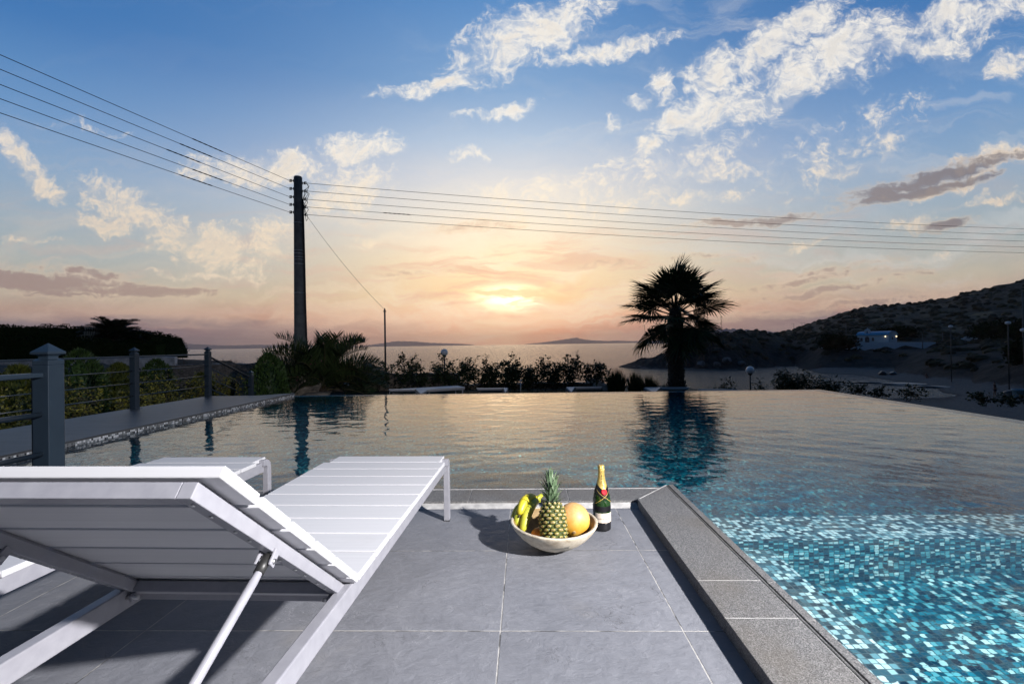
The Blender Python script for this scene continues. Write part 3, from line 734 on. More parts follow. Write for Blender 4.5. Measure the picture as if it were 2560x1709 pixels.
# bananas
m, t, bb = material('banana_skin', None, .42); co = t.coord()
n1 = t.noise(co, 22., 4., .6)
c = t.ramp(n1, [(.35, (.50, .44, .025)), (.65, (.68, .56, .035))])
sp = t.mr(t.noise(co, 95., 3., .6), .66, .74)
t.put(bb.inputs['Base Color'], t.mix(t.m('MULTIPLY', sp, .6), c, (.10, .06, .02))); BAN = m
BANG, t, bb = material('banana_skin_greenish', None, .42); t.put(bb.inputs['Base Color'], t.ramp(t.noise(t.coord(), 25., 4.), [(.35, (.30, .34, .03)), (.65, (.46, .45, .04))]))
BTIP, _, _ = material('banana_tip', (.05, .035, .02), .8)
T = thing('banana_bunch', 'bunch of yellow bananas leaning on the left rim inside the bowl', 'bananas', (.058, 2.312, .186))
org = Vector((.062, 2.262, .198))
for i, (tip, bul, mm) in enumerate([((-.030, 2.148, .157), (-.022, .01, .056), BAN), ((-.044, 2.145, .104), (-.045, 0, .046), BANG), ((-.016, 2.112, .090), (-.022, -.01, .060), BANG), ((-.060, 2.19, .116), (-.045, .02, .030), BANG)]):
    p0 = Vector((i * .006 - .008, i * -.004, -.003 * i)); p2 = Vector(tip) - org; p1 = (p0 + p2) / 2 + Vector(bul)
    pts = []; rad = []
    for k in range(19):
        u_ = k / 18; pts.append(p0 * (1 - u_) ** 2 + p1 * 2 * u_ * (1 - u_) + p2 * u_ ** 2)
        rad.append(.0078 + .0165 * math.sin(math.pi * min(1, max(0, (u_ - .05) / 1.0))) ** .55 if u_ < .97 else .0055)
    b = MB(); b.tube(pts, rad, 10, 0)
    b.tube([pts[-1] + (pts[-1] - pts[-2]) * .2, pts[-1] + (pts[-1] - pts[-2]) * 1.1], [.0052, .0035], 8, 1)
    o = b.build('banana', [mm, BTIP], T)
b = MB(); b.tube([(-.02, -.01, -.012), (.0, .0, .0), (.02, .012, .012)], [.014, .013, .009], 8); b.build('stem', BANG, T)

ORG = noisy('orange_peel', (.62, .20, .02), (.72, .28, .03), 30., .45, .3, 260., .001)
b = MB(); b.lathe([(.036 * math.sin(math.pi * i / 18) + 1e-5, -.036 * math.cos(math.pi * i / 18)) for i in range(19)], 28)
o = b.build('orange', ORG, weld=True); o.location = (.052, 2.150, .066); tag(o, 'small orange half hidden between bananas and pineapple in the bowl', 'orange')

# champagne bottle
BTX, BTY = .382, 2.392
T = thing('champagne_bottle', 'dark green champagne bottle with gold foil neck standing beside the fruit bowl', 'bottle', (BTX, BTY, 0), R(4))
GLASS, t, bb = material('green_bottle_glass', (.008, .035, .006), .04); bb.inputs['Coat Weight'].default_value = .6; bb.inputs['Coat Roughness'].default_value = .02
bp_ = [(.0, .004), (.030, .002), (.041, .003), (.0445, .009), (.0447, .02), (.0447, .142), (.0437, .158), (.0405, .178), (.0350, .199), (.0285, .219), (.0222, .238), (.0180, .254), (.0160, .270), (.0148, .290), (.0146, .300)]
b = MB(); b.lathe(bp_, 48); b.build('glass_body', GLASS, T)
GOLD, t, bb = material('gold_foil', None, .30, .55); co = t.coord()
t.put(bb.inputs['Base Color'], t.ramp(t.noise(co, 70., 4.), [(.3, (.66, .43, .09)), (.7, (.88, .66, .22))]))
vz = t.mr(t.sep(co)[2], .285, .295)
t.put(bb.inputs['Normal'], t.bump(t.m('MULTIPLY', t.noise(co, 160., 3., .6, 1.2), t.m('ADD', t.m('MULTIPLY', vz, .9), .1)), .8, .006))
BLK, _, _ = material('black_label', (.008, .008, .010), .3)
LAB, t, bb = material('cream_label', None, .55); t.put(bb.inputs['Base Color'], t.ramp(t.noise(t.coord(), 40., 3.), [(.3, (.66, .56, .46)), (.7, (.74, .64, .54))]))
RED, _, _ = material('red_seal', (.60, .008, .018), .6, 0., .2); INK, _, _ = material('black_ink', (.015, .012, .012), .6); WINK, _, _ = material('white_ink', (.75, .75, .72), .5); GINK, _, _ = material('grey_ink', (.46, .41, .36), .6)
def rad_at(z):
    for (r0_, z0_), (r1_, z1_) in zip(bp_[1:], bp_[2:]):
        if z0_ <= z <= z1_: return r0_ + (r1_ - r0_) * (z - z0_) / max(1e-6, z1_ - z0_)
    return bp_[-1][0] if z > .3 else .0447
def band(mb, z0, z1, off, a0=-180, a1=180, n=40, zf0=None, zf1=None, steps=10, mi=0):
    """piece of label lying on the bottle; angle 0 faces the camera (-Y)"""
    vs = []; fs = []
    for i in range(n + 1):
        a = a0 + (a1 - a0) * i / n
        zz0 = zf0(a) if zf0 else z0; zz1 = zf1(a) if zf1 else z1
        for j in range(steps + 1):
            z = zz0 + (zz1 - zz0) * j / steps; r = rad_at(z) + off; q_ = R(a) - math.pi / 2
            vs.append((r * math.cos(q_), r * math.sin(q_), z))
    for i in range(n):
        for j in range(steps):
            k = i * (steps + 1) + j; fs.append((k, k + steps + 1, k + steps + 2, k + 1))
    mb.add(vs, fs, mi, True)
b = MB()
foil = [(.0, .3255), (.012, .3253), (.0158, .3225), (.0166, .317), (.0160, .309), (.0166, .304), (.0172, .300), (.0163, .294)]
b.lathe(foil, 40)
band(b, .21, .296, .0009, zf0=lambda a: .204 + .030 * min(1, abs(a - 8) / 75.), steps=14, n=60)
b.build('gold_foil_neck', GOLD, T)
b = MB(); band(b, .15, .22, .0006, zf0=lambda a: .1585 + .032 * min(1, abs(a - 8) / 62.), zf1=lambda a: .2045 + .030 * min(1, abs(a - 8) / 75.), n=60)
o = b.build('neck_band', BLK, T)
b = MB()
for sg in (-1, 1): band(b, 0, 0, .0012, -60, 76, 40, zf0=lambda a: .158 + (a - 8) * sg * .00052 + (.014), zf1=lambda a: .1605 + (a - 8) * sg * .00052 + .014, steps=1)
b.build('gold_ribbon', GOLD, o)
b = MB(); vs = []
q0 = R(8) - math.pi / 2; nrm = Vector((math.cos(q0), math.sin(q0), .35)).normalized(); ct = Vector((math.cos(q0), math.sin(q0), 0)) * (rad_at(.199) + .0012) + Vector((0, 0, .199))
qq = nrm.to_track_quat('Z', 'Y').to_matrix()
b.lathe([(0, .0022), (.010, .0022), (.0130, .0030), (.0142, .0022), (.0147, -.001), (.0147, -.006)], 32)
so = b.build('red_seal', RED, T); so.location = ct; so.rotation_euler = qq.to_euler()
b = MB(); band(b, .047, .094, .0007, -58, 74, 50, steps=8); lb = b.build('front_label', LAB, T)
b = MB(); band(b, .004, .047, .0005, steps=8, n=60); fb = b.build('base_band', BLK, T)
band_top = MB(); band(band_top, .1, .128, .0004, steps=4, n=60); band_top.build('shoulder_band', BLK, T)
def text_on(name, txt, size, zc, ang, mat, parent, vertical=False, off=.0014, spacing=1.0):
    cu = bpy.data.curves.new(name, 'FONT'); cu.body = txt; cu.size = size; cu.align_x = 'CENTER'; cu.align_y = 'CENTER'; cu.space_character = spacing; cu.resolution_u = 3
    to = bpy.data.objects.new(name, cu); COL.objects.link(to)
    dg = bpy.context.evaluated_depsgraph_get(); dg.update()
    me = bpy.data.meshes.new_from_object(to.evaluated_get(dg)); bpy.data.objects.remove(to); bpy.data.curves.remove(cu)
    for v in me.vertices:
        x, y = v.co.x, v.co.y
        if vertical: x, y = -y, x
        z = zc + y; r = rad_at(z) + off; a = R(ang) - math.pi / 2 + x / r
        v.co = (r * math.cos(a), r * math.sin(a), z)
    me.materials.clear(); me.materials.append(mat)
    o = bpy.data.objects.new(name, me); link(o, parent); return o
text_on('neck_lettering', 'MO\u00cbT', .0200, .249, 12, INK, T, True, .0018, 1.25)
text_on('lettering', 'MO\u00cbT & CHANDON', .0082, .0660, 9, INK, lb, False, .0014, 1.08)
text_on('lettering', 'BRUT', .0048, .0425, 16, WINK, fb, False, .0012, 1.3)
# pale flourish and two thin rules on the label
b = MB()
def on(x, z, o_=.0013):
    r = rad_at(z) + o_; a = R(9) - math.pi / 2 + x / r; return (r * math.cos(a), r * math.sin(a), z)
b.tube([on(-.016 + .032 * i / 40, .0815 + .0042 * math.sin(i * .9) * math.exp(-((i - 18) / 14.) ** 2)) for i in range(41)], .00035, 5)
b.tube([on(-.012 + .024 * i / 20, .0742 + .0007 * math.sin(i * 2.)) for i in range(21)], .00028, 5)
b.tube([on(-.010 + .020 * i / 20, .0588 + .0004 * math.sin(i * 2.3)) for i in range(21)], .00025, 5)
b.build('flourish', GINK, lb)
# ------------------------------------------------------------------ railings
POST_M, t, bb = material('blue_grey_paint', None, .33); co = t.coord()
t.put(bb.inputs['Base Color'], t.ramp(t.noise(co, 6., 4.), [(.3, (.012, .020, .031)), (.7, (.016, .026, .039))])); t.put(bb.inputs['Normal'], t.bump(t.noise(co, 400., 2.), .08, .0006))
def cap(T, x, y, ztip, w):
    k = w / 2
    m = MB()
    z2 = ztip - .040; z3 = ztip - .060
    def sq(h, z): return [(x - h, y - h, z), (x + h, y - h, z), (x + h, y + h, z), (x - h, y + h, z)]
    levels = [(k * .90, ztip - .118), (k * 1.00, ztip - .116), (k * 1.0, ztip - .094), (k * .90, ztip - .091), (k * .66, ztip - .084), (k * .60, ztip - .076), (k * .68, ztip - .067), (k * .98, ztip - .061), (k * 1.12, ztip - .060), (k * 1.12, ztip - .048)]
    vs = []
    for h, z in levels: vs += sq(h, z)
    n = len(levels); fs = []
    for i in range(n - 1):
        for j in range(4): fs.append((i * 4 + j, i * 4 + (j + 1) % 4, i * 4 + 4 + (j + 1) % 4, i * 4 + 4 + j))
    vs.append((x, y, ztip)); b0 = (n - 1) * 4
    for j in range(4): fs.append((b0 + j, b0 + (j + 1) % 4, n * 4))
    m.add(vs, fs)
    return m.build('post_cap', POST_M, T, bevel=.0015)
def post(T, x, y, z0, ztip, w):
    m = MB(); m.bx(x - w / 2, x + w / 2, y - w / 2, y + w / 2, z0, ztip - .117)
    m.bx(x - w * .75, x + w * .75, y - w * .75, y + w * .75, z0, z0 + .008)
    p_ = m.build('post', POST_M, T, bevel=.003); cap(p_, x, y, ztip, w); return p_
def rails(T, a, b_, zs, r=.011, top=True):
    for i, (za, zb) in enumerate(zs):
        m = MB()
        if i == 0 and top: m.bar((a[0], a[1], za), (b_[0], b_[1], zb), .045, .024)
        else: m.tube([(a[0], a[1], za), (b_[0], b_[1], zb)], r, 10)
        m.build('handrail' if i == 0 and top else 'rail', POST_M, T, bevel=.004 if (i == 0 and top) else 0)
T = thing('metal_railing', 'blue grey metal railing along the dark side deck with stair rail at its far end', 'railing', (0, 0, 0))
xr = -5.76
ys_ = [.9, 2.8, 4.72, 6.73, 8.33]
for y in ys_: post(T, xr, y, .078, .988, .082)
for a, c in zip(ys_, ys_[1:]):
    rails(T, (xr, a + .04), (xr, c - .04), [(.845, .845), (.635, .635), (.455, .455), (.27, .27)], .008)
post(T, -5.80, 9.72, -.62, .478, .082)
rails(T, (xr, 8.37), (-5.80, 9.68), [(.80, .335), (.60, .12), (.41, -.07), (.22, -.26)], .008)
T = thing('metal_railing', 'big blue grey metal post with thick rails running off to the left behind the loungers', 'railing', (0, 0, 0))
xb, yb_ = -2.54, 2.42
post(T, xb, yb_, 0, .991, .088); post(T, xb, .62, 0, .991, .088); post(T, xb, -1.2, 0, .991, .088)
mm = MB(); mm.bx(xb - .075, xb - .044, yb_ - .02, yb_ + .02, 0, .86); mm.build('flange', POST_M, T, bevel=.002)
for a, c in ((yb_ - .045, .665), (.575, -1.155)):
    rails(T, (xb, a), (xb, c), [(.822, .822), (.615, .615), (.408, .408)], .014)

# steps down from the side deck
b = MB()
for i in range(4): b.bx(-5.86, -4.9, 8.42 + i * .32, 8.42 + (i + 1) * .32 + .01, -.7, .078 - (i + 1) * .14)
o = b.build('garden_steps', SLATE_D, uv=True); tag(o, kind='structure')

# ------------------------------------------------------------------ utility pole and its wires
CONC = noisy('pole_concrete', (.075, .078, .082), (.125, .128, .13), 5., .85, .25, 60., .004)
DARK_M, _, _ = material('dark_metal', (.02, .021, .023), .5); CABLE, _, _ = material('black_cable', (.008, .008, .009), .6); ZINC, _, _ = material('zinc_band', (.35, .35, .36), .4, .9)
PXX, PYY, PT = -7.31, 15.0, 6.52
T = thing('utility_pole', 'tall concrete utility pole carrying five wires behind the bushy palm', 'utility pole', (PXX, PYY, -.6))
PH = PT + .6
def pr(z): return .190 - .062 * (z / PH)       # taper; z above the foot
b = MB(); b.lathe([(0, 0)] + [(pr(z), z) for z in np.linspace(0, PH - .03, 12)] + [(pr(PH) - .02, PH), (0, PH)], 28); b.build('shaft', CONC, T)
wz = [6.33, 6.07, 5.80, 5.55, 5.30]             # wire heights
for i, z in enumerate([5.0, 4.10, 4.00, 3.88, 3.80, 3.66, 2.72]):
    b = MB(); zz_ = z + .6; b.lathe([(pr(zz_) + .001, zz_ - .012), (pr(zz_) + .005, zz_ - .010), (pr(zz_) + .005, zz_ + .010), (pr(zz_) + .001, zz_ + .012)], 28)
    b.box((.0, -pr(zz_) - .01, zz_), (.03, .02, .03)); b.build('steel_band', ZINC, T)
for i, z in enumerate(wz):
    for s in (-1, 1):
        zz_ = z + .6 + (.06 if s < 0 else -.03); r_ = pr(zz_); x0 = s * r_
        b = MB(); b.tube([(x0 * .9, 0, zz_), (x0 + s * .07, -.01, zz_)], .014, 8)
        b.tube([(x0 + s * .03, 0, zz_ - .045), (x0 + s * .03, 0, zz_ + .045)], .011, 8)
        b.lathe([(.0, -.034), (.028, -.034), (.032, -.022), (.020, -.008), (.020, .008), (.032, .022), (.028, .034), (0, .034)], 14, (x0 + s * .10, -.01, zz_))
        b.tube([(x0 + s * .07, -.01, zz_ + .04), (x0 + s * .15, -.012, zz_ + .04), (x0 + s * .15, -.012, zz_ - .04), (x0 + s * .07, -.01, zz_ - .04)], .008, 6)
        b.build('insulator', DARK_M, T)
b = MB(); zt = wz[2] + .6
b.tube([(pr(zt) + .03, -.03, wz[2] + .55), (pr(4) + .035, -.03, 4.5), (pr(3) + .04, -.03, 3.), (pr(2) + .055, -.03, 1.8), (pr(1) + .07, -.03, 1.), (pr(0) + .05, -.03, 0)], .030, 10)
b.build('cable_conduit', CABLE, T)
b = MB()
rj = np.random.default_rng(5)
for i, z in enumerate(wz):
    za = z + .57; xa = pr(za) + .16
    b.tube([(xa, -.02, za), (xa + .03 + .05 * rj.random(), -.04, za - .10 - .05 * rj.random()), (xa - .02, -.05, za - .22), (pr(za) + .04, -.03, wz[2] + .55 - .03 * i)], .009, 6)
    if i < 2: b.tube([(xa - .02, -.02, za), (xa + .09, -.03, za + .02 - .12), (xa + .02, -.05, za - .30), (xa - .05, -.05, za - .42), (pr(za) + .05, -.04, za - .55)], .008, 6)
b.build('jumper_wires', CABLE, T)
def wire(name, label, p0, p1, sag, r, group, extra=(), n=48):
    p0 = Vector(p0); p1 = Vector(p1); pts = []
    for i in range(n + 1):
        u_ = i / n; p = p0.lerp(p1, u_); p.z -= 4 * sag * u_ * (1 - u_); pts.append(p)
    b = MB(); b.tube(pts, r, 6)
    for u_, ln in extra:          # spliced, thicker stretches
        L = (p1 - p0).length; q = []
        for k in range(13):
            uu_ = u_ + ln / L * k / 12; p = p0.lerp(p1, uu_); p.z -= 4 * sag * uu_ * (1 - uu_); q.append(p)
        b.tube(q, [r * (2.3 if k % 2 else 1.5) for k in range(13)], 6)
    o = b.build(name, CABLE); return tag(o, label, 'power line', group)
ordn = ['topmost', 'second from the top', 'middle', 'second from the bottom', 'lowest']
for i, z in enumerate(wz):
    x0 = -(pr(z + .66) + .14)
    zend = [6.34, 6.06, 5.76, 5.47, 5.19][i]
    wire('power_line', f'dark wire left of the utility pole, {ordn[i]} of the five', (PXX + x0, PYY, z + .06), (-16.2, -17., zend + .25), .16, .0068, 'wires left of the utility pole', [(.075 + .01 * (i % 3), .9)] if i != 9 else ())
    x0 = -x0
    wire('power_line', f'dark wire right of the utility pole, {ordn[i]} of the five', (PXX + x0, PYY, z - .03), (45., 27.4, z - .03 + .26 - .035 * i), .52, .0072, 'wires right of the utility pole', [(.045, .9)] if i == 3 else ())
# thin post and the cable to it
T = thing('thin_post', 'thin dark metal post standing in the shrubs right of the bushy palm', 'post', (-4.965, 16.5, -.6))
b = MB(); b.tube([(0, 0, 0), (0, 0, 2.86)], [.036, .030], 12); b.build('shaft', POST_M, T)
b = MB(); b.box((0, 0, 2.79), (.11, .03, .03)); b.tube([(0, 0, 2.84), (0, 0, 2.90)], .02, 8); b.build('bracket', DARK_M, T)
wire('phone_cable', 'thin cable sloping down from the utility pole to the thin post', (PXX + .15, PYY, 5.42), (-4.965, 16.5, 2.25), .16, .005, None)
bpy.data.objects['phone_cable']['category'] = 'cable'

# ------------------------------------------------------------------ globe lamps of the garden
GLOBE = noisy('opal_globe', (.62, .62, .64), (.68, .68, .70), 3., .3)
def globe_lamp(loc, top, r, label, group, pr_=.025):
    T = thing('globe_lamp', label, 'lamp', loc, 0, group); h = top - loc[2]
    b = MB(); b.tube([(0, 0, 0), (0, 0, h - 2 * r)], pr_, 10); b.lathe([(.0, h - 2 * r - .03), (r * .5, h - 2 * r - .03), (r * .55, h - 2 * r + .02), (r * .4, h - 2 * r + .05)], 16); b.build('lamp_post', DARK_M, T)
    b = MB(); b.lathe([(r * math.sin(math.pi * i / 20) + 1e-4, h - r - r * math.cos(math.pi * i / 20)) for i in range(21)], 28); b.build('globe', GLOBE, T)
globe_lamp((-2.765, 16.0, -.6), .825, .125, 'white globe lamp standing among the shrubs left of the setting sun', 'globe lamps of the garden')
globe_lamp((7.39, 15.5, -1.0), .115, .128, 'white globe lamp beside the flowering shrub on the right', 'globe lamps of the garden')
T = thing('spike_lamp', 'thin pale spike lamp on the lawn beyond the pool edge', 'garden lamp', (-.12, 13., -.6))
b = MB(); b.tube([(0, 0, 0), (0, 0, .52)], .011, 8); b.build('stem', ZINC, T)
b = MB(); b.lathe([(.0, .52), (.03, .52), (.05, .535), (.0, .56)], 14); b.build('lamp_head', ZINC, T)
# ------------------------------------------------------------------ ground of the gardens
def leafmat(name, c1, c2, rough=.55, scale=7., spec=.3):
    m, t, b = material(name, None, rough, 0, spec)
    g = t.n('ShaderNodeNewGeometry'); co = t.coord()
    k = t.m('ADD', t.m('MULTIPLY', t.noise(co, scale, 3.), .55), t.m('MULTIPLY', g.outputs['Random Per Island'], .45))
    t.put(b.inputs['Base Color'], t.ramp(k, [(.3, c1), (.7, c2)]))
    return m
SOIL = noisy('garden_soil', (.016, .013, .010), (.040, .034, .026), 3., .95, .5, 30., .02)
LAWN_M, t, bb = material('lawn', None, .8); co = t.coord()
t.put(bb.inputs['Base Color'], t.ramp(t.noise(co, 9., 6., .7), [(.35, (.010, .018, .006)), (.65, (.028, .045, .014))])); t.put(bb.inputs['Normal'], t.bump(t.noise(co, 90., 3.), .6, .02))
b = MB(); G0 = -.6
b.bx(-70, -5.861, -30, 24, -3, G0); b.bx(-5.86, 5.55, 8.88, 17.0, -3, G0 - .004); b.bx(5.552, 9., 3., 17.0, -3, -1.62)
o = b.build('garden_ground', SOIL); tag(o, kind='structure')
b = MB(); b.bx(-4.6, 5.4, 9.2, 16.0, -.65, G0)
o = b.build('lawn', LAWN_M); tag(o, kind='structure')
def grass_tuft(mb, n, x0, x1, y0, y1, z, h):
    xs = rng.uniform(x0, x1, n); yy_ = rng.uniform(y0, y1, n)
    for x, y in zip(xs, yy_):
        a = rng.random() * 6.28; l = h * rng.uniform(.5, 1.2); dx_, dy_ = math.cos(a), math.sin(a); w_ = .004
        mb.add([(x - dy_ * w_, y + dx_ * w_, z), (x + dy_ * w_, y - dx_ * w_, z), (x + dx_ * l * .5, y + dy_ * l * .5, z + l)], [(0, 1, 2)])
GRASS_M = leafmat('grass_blades', (.012, .022, .006), (.035, .058, .016))
b = MB(); grass_tuft(b, 5000, -1.5, 3.2, 12.2, 16.0, G0, .05); o = b.build('grass', GRASS_M); tag(o, 'short dark green lawn grass beyond the pool edge', 'grass', kind='stuff')
# big ground sheet down to the sea, left and ahead
LAND_M = noisy('coast_earth', (.018, .015, .012), (.05, .043, .034), .6, .95, .6, 5., .1)
xs = np.linspace(-160, 16, 90); ysr = np.concatenate([np.linspace(17.0, 40, 40), np.linspace(42, 130, 30)])
X_, Y_ = np.meshgrid(xs, ysr, indexing='ij')
shore = np.interp(X_, [-160, -60, -30, -12, 0, 16], [90, 60, 44, 34, 30, 32])
plate = np.interp(X_, [-160, -40, -20, -10, 3, 7, 16], [3.5, 1.6, .1, -.75, -1.0, -1.75, -2.3])
Z_ = plate + (-9 - plate) * np.clip((Y_ - np.where(X_ < -18, 30, 18.5)) / (shore - 18), 0, 1) ** 1.3
nz = np.sin(X_ * .9 + Y_ * .6) * .12 + np.sin(X_ * .37 - Y_ * .8) * .18 + rng.normal(0, .08, X_.shape)
Z_ += nz * np.clip((Y_ - 18) / 4, 0, 1)
ix = np.arange(X_.size).reshape(X_.shape)
q = np.stack([ix[:-1, :-1], ix[1:, :-1], ix[1:, 1:], ix[:-1, 1:]], -1).reshape(-1, 4)
o = np_mesh('coast_ground', np.stack([X_, Y_, Z_], -1).reshape(-1, 3), q, LAND_M); tag(o, kind='structure')

# ------------------------------------------------------------------ walls
STONE, t, bb = material('rubble_stone', None, .9); co = t.coord()
v = t.n('ShaderNodeTexVoronoi'); v.inputs['Scale'].default_value = 4.5; v.inputs['Randomness'].default_value = .9
t.put(v.inputs['Vector'], t.vm('ADD', t.vm('MULTIPLY', co, (1., 1., 1.5)), t.vm('SCALE', t.noise(co, 4., 3., out=1), sc=.25)))
vd = t.n('ShaderNodeTexVoronoi', feature='DISTANCE_TO_EDGE'); vd.inputs['Scale'].default_value = 4.5; vd.inputs['Randomness'].default_value = .9; t.nt.links.new(v.inputs['Vector'].links[0].from_socket, vd.inputs['Vector'])
c = t.mix(.6, t.ramp(t.sep(v.outputs['Color'])[0], [(0, (.13, .10, .08)), (1, (.26, .22, .19))]), t.ramp(t.noise(co, 14., 5.), [(.3, (.09, .075, .06)), (.7, (.25, .21, .18))]))
jn = t.mr(vd.outputs['Distance'], .02, .06)
t.put(bb.inputs['Base Color'], t.mix(jn, (.12, .105, .09), c)); t.put(bb.inputs['Normal'], t.bump(jn, .9, .03))
PLAST = noisy('old_white_plaster', (.30, .29, .29), (.52, .50, .50), 4., .9, .4, 30., .01)
def rough_wall(name, label, pts, h0, mat, th=.4, cat='garden wall', tops=None, seg=.35):
    """wall with an uneven top along a line of points"""
    mb = MB(); path = []
    for (a, b_) in zip(pts, pts[1:]):
        n = max(2, int((Vector(b_) - Vector(a)).length / seg))
        for i in range(n): path.append(Vector(a).lerp(Vector(b_), i / n))
    path.append(Vector(pts[-1])); rows = []
    for i, p in enumerate(path):
        t_ = (path[min(i + 1, len(path) - 1)] - path[max(i - 1, 0)]); t_.z = 0; t_.normalize(); n_ = Vector((-t_.y, t_.x, 0)) * th / 2
        j = rng.normal(0, .018); e = rng.normal(0, .012, 2)
        rows += [p + n_ * (1 + e[0] * 3) - Vector((0, 0, p.z - h0)), p + n_ + Vector((0, 0, j - .02)), p + n_ * .85 + Vector((0, 0, j)), p - n_ * .85 + Vector((0, 0, j + e[1])), p - n_ + Vector((0, 0, j - .02)), p - n_ * (1 + e[1] * 3) - Vector((0, 0, p.z - h0))]
    k = len(path); fs = []
    for i in range(k - 1):
        for s in range(5): fs.append((i * 6 + s, i * 6 + s + 1, i * 6 + 7 + s, i * 6 + 6 + s))
    fs += [tuple(range(5, -1, -1)), tuple((k - 1) * 6 + s for s in range(6))]
    mb.add(rows, fs); o = mb.build(name, mat); return tag(o, label, cat)
rough_wall('stone_wall', 'rough brown stone garden wall behind the row of shrubs', [(-7.6, 15.7, -.05), (-6.3, 16.15, -.0), (-4.4, 16.3, -.02), (-2.3, 16.3, -.05), (-2.28, 16.3, -.40), (2.75, 16.4, -.42)], -1.2, STONE)
rough_wall('boundary_wall', 'grey stone boundary wall behind the railing and yellow shrubs', [(-13.6, 17.6, .36), (-11, 17.1, .39), (-7.7, 16.6, .30)], -1.2, STONE)
rough_wall('plaster_wall', 'old white plastered retaining wall below the clipped hedge', [(-36, 18.5, .50), (-24.6, 22.2, .50), (-20.6, 23.0, .55), (-18.3, 24.0, .56)], -1.0, PLAST, .5)
SLABC = noisy('pale_concrete', (.20, .19, .18), (.32, .31, .29), 6., .9, .3)
rough_wall('low_kerb', 'low pale kerb beside the palm at the edge of the lawn', [(2.7, 15.2, -.43), (2.3, 16.9, -.30)], -1.2, SLABC, .25)
b = MB(); b.add([(3.62, 13.2, -.25), (3.95, 13.2, -.42), (3.95, 13.35, -.42), (3.62, 13.35, -.22), (3.62, 13.2, -.7), (3.95, 13.2, -.7), (3.95, 13.35, -.7), (3.62, 13.35, -.7)], [(0, 1, 2, 3), (4, 5, 1, 0), (5, 6, 2, 1), (6, 7, 3, 2), (7, 4, 0, 3)])
o = b.build('stone_wedge', SLABC); tag(o, 'small grey stone wedge standing left of the palm trunk foot', 'stone')
b = MB(); b.bx(4.9, 5.9, 12.9, 13.4, -.8, -.40); o = b.build('stone_block', SLABC, bevel=.02); tag(o, 'low flat pale stone block right of the palm trunk foot', 'stone')

# ------------------------------------------------------------------ plants: leaf clouds
def leaf_cloud(mb, centers, size, up=.3, jitter=.5, aspect=.5, mi=0, fold=.25):
    """diamond leaves, two faces each"""
    for c in centers:
        d_ = rng.normal(0, 1, 3); d_[2] = d_[2] * .7 + up; d_ /= np.linalg.norm(d_)
        s_ = np.cross(d_, rng.normal(0, 1, 3)); s_ /= np.linalg.norm(s_) + 1e-9; n_ = np.cross(d_, s_)
        l = size * rng.uniform(1 - jitter, 1 + jitter); w_ = l * aspect * .5
        a = np.asarray(c); m1 = a + d_ * l * .45
        mb.add([a, m1 + s_ * w_ + n_ * w_ * fold, a + d_ * l, m1 - s_ * w_ + n_ * w_ * fold, m1], [(0, 1, 2, 4), (0, 4, 2, 3)], mi)
def shell(n, rx_, ry_, rz_, c=(0, 0, 0), inner=.55):
    v = rng.normal(0, 1, (n, 3)); v /= np.linalg.norm(v, axis=1)[:, None]
    r = rng.uniform(inner, 1, n)[:, None] ** .6
    return v * r * np.array([rx_, ry_, rz_]) + np.array(c)
WOOD = noisy('bark', (.025, .020, .016), (.06, .05, .04), 12., .9, .5)
L_DARK = leafmat('leaf_dark', (.010, .020, .007), (.030, .052, .016)); L_MID = leafmat('leaf_mid', (.012, .023, .007), (.036, .055, .015)); L_YEL = leafmat('leaf_yellow', (.055, .060, .010), (.21, .19, .030))
L_CON = leafmat('leaf_conifer', (.014, .034, .010), (.045, .085, .018)); L_CONY = leafmat('leaf_conifer_yellow', (.026, .042, .008), (.085, .095, .015)); L_HEDGE = leafmat('leaf_hedge', (.006, .012, .005), (.018, .030, .010), .8, 7., 0.)
def branchy_shrub(label, x, y, z0, ztop, width, lmat, n_st=4, leaf=.075, dens=1.0, group=None, spread=.5, name='shrub', bottom=.35, leafasp=.6):
    """open shrub: crooked stems, leaf bunches along them, gaps between"""
    T = thing(name, label, 'shrub', (x, y, z0), 0, group)
    st = MB(); fo = MB(); h = ztop - z0
    for s in range(n_st):
        a = rng.random() * 6.28; lean = width * .5 * (s + .5) / n_st * rng.choice([-1, 1]); hh = h * (1 if s == n_st // 2 else rng.uniform(.62, .95))
        pts = []; px_, py_ = rng.normal(0, .04, 2)
        for k in range(7):
            u_ = k / 6; pts.append((px_ + lean * u_ ** 1.2 + rng.normal(0, .025), py_ + math.sin(a) * width * .3 * u_ + rng.normal(0, .025), hh * u_ * .97))
        st.tube(pts, [.012 * (1 - .75 * k / 6) for k in range(7)], 5, cap=False)
        for k in range(int(9 * dens)):
            u_ = bottom + (1 - bottom) * (k + rng.random()) / (9 * dens); u_ = min(u_, .99); f = u_ * 6; i0 = int(f); p = np.array(pts[i0]) * (1 - f + i0) + np.array(pts[min(6, i0 + 1)]) * (f - i0)
            br = np.array([rng.normal(0, spread * .22), rng.normal(0, spread * .22), rng.normal(.03, .04)]); e = p + br
            st.tube([p, (p + e) / 2 + rng.normal(0, .01, 3), e], [.005, .004, .002], 4, cap=False)
            nl = rng.integers(9, 20); leaf_cloud(fo, e + rng.normal(0, .052, (nl, 3)), leaf, .15, .45, leafasp)
    st.build('stems', WOOD, T); fo.build('foliage', lmat, T)
    return T
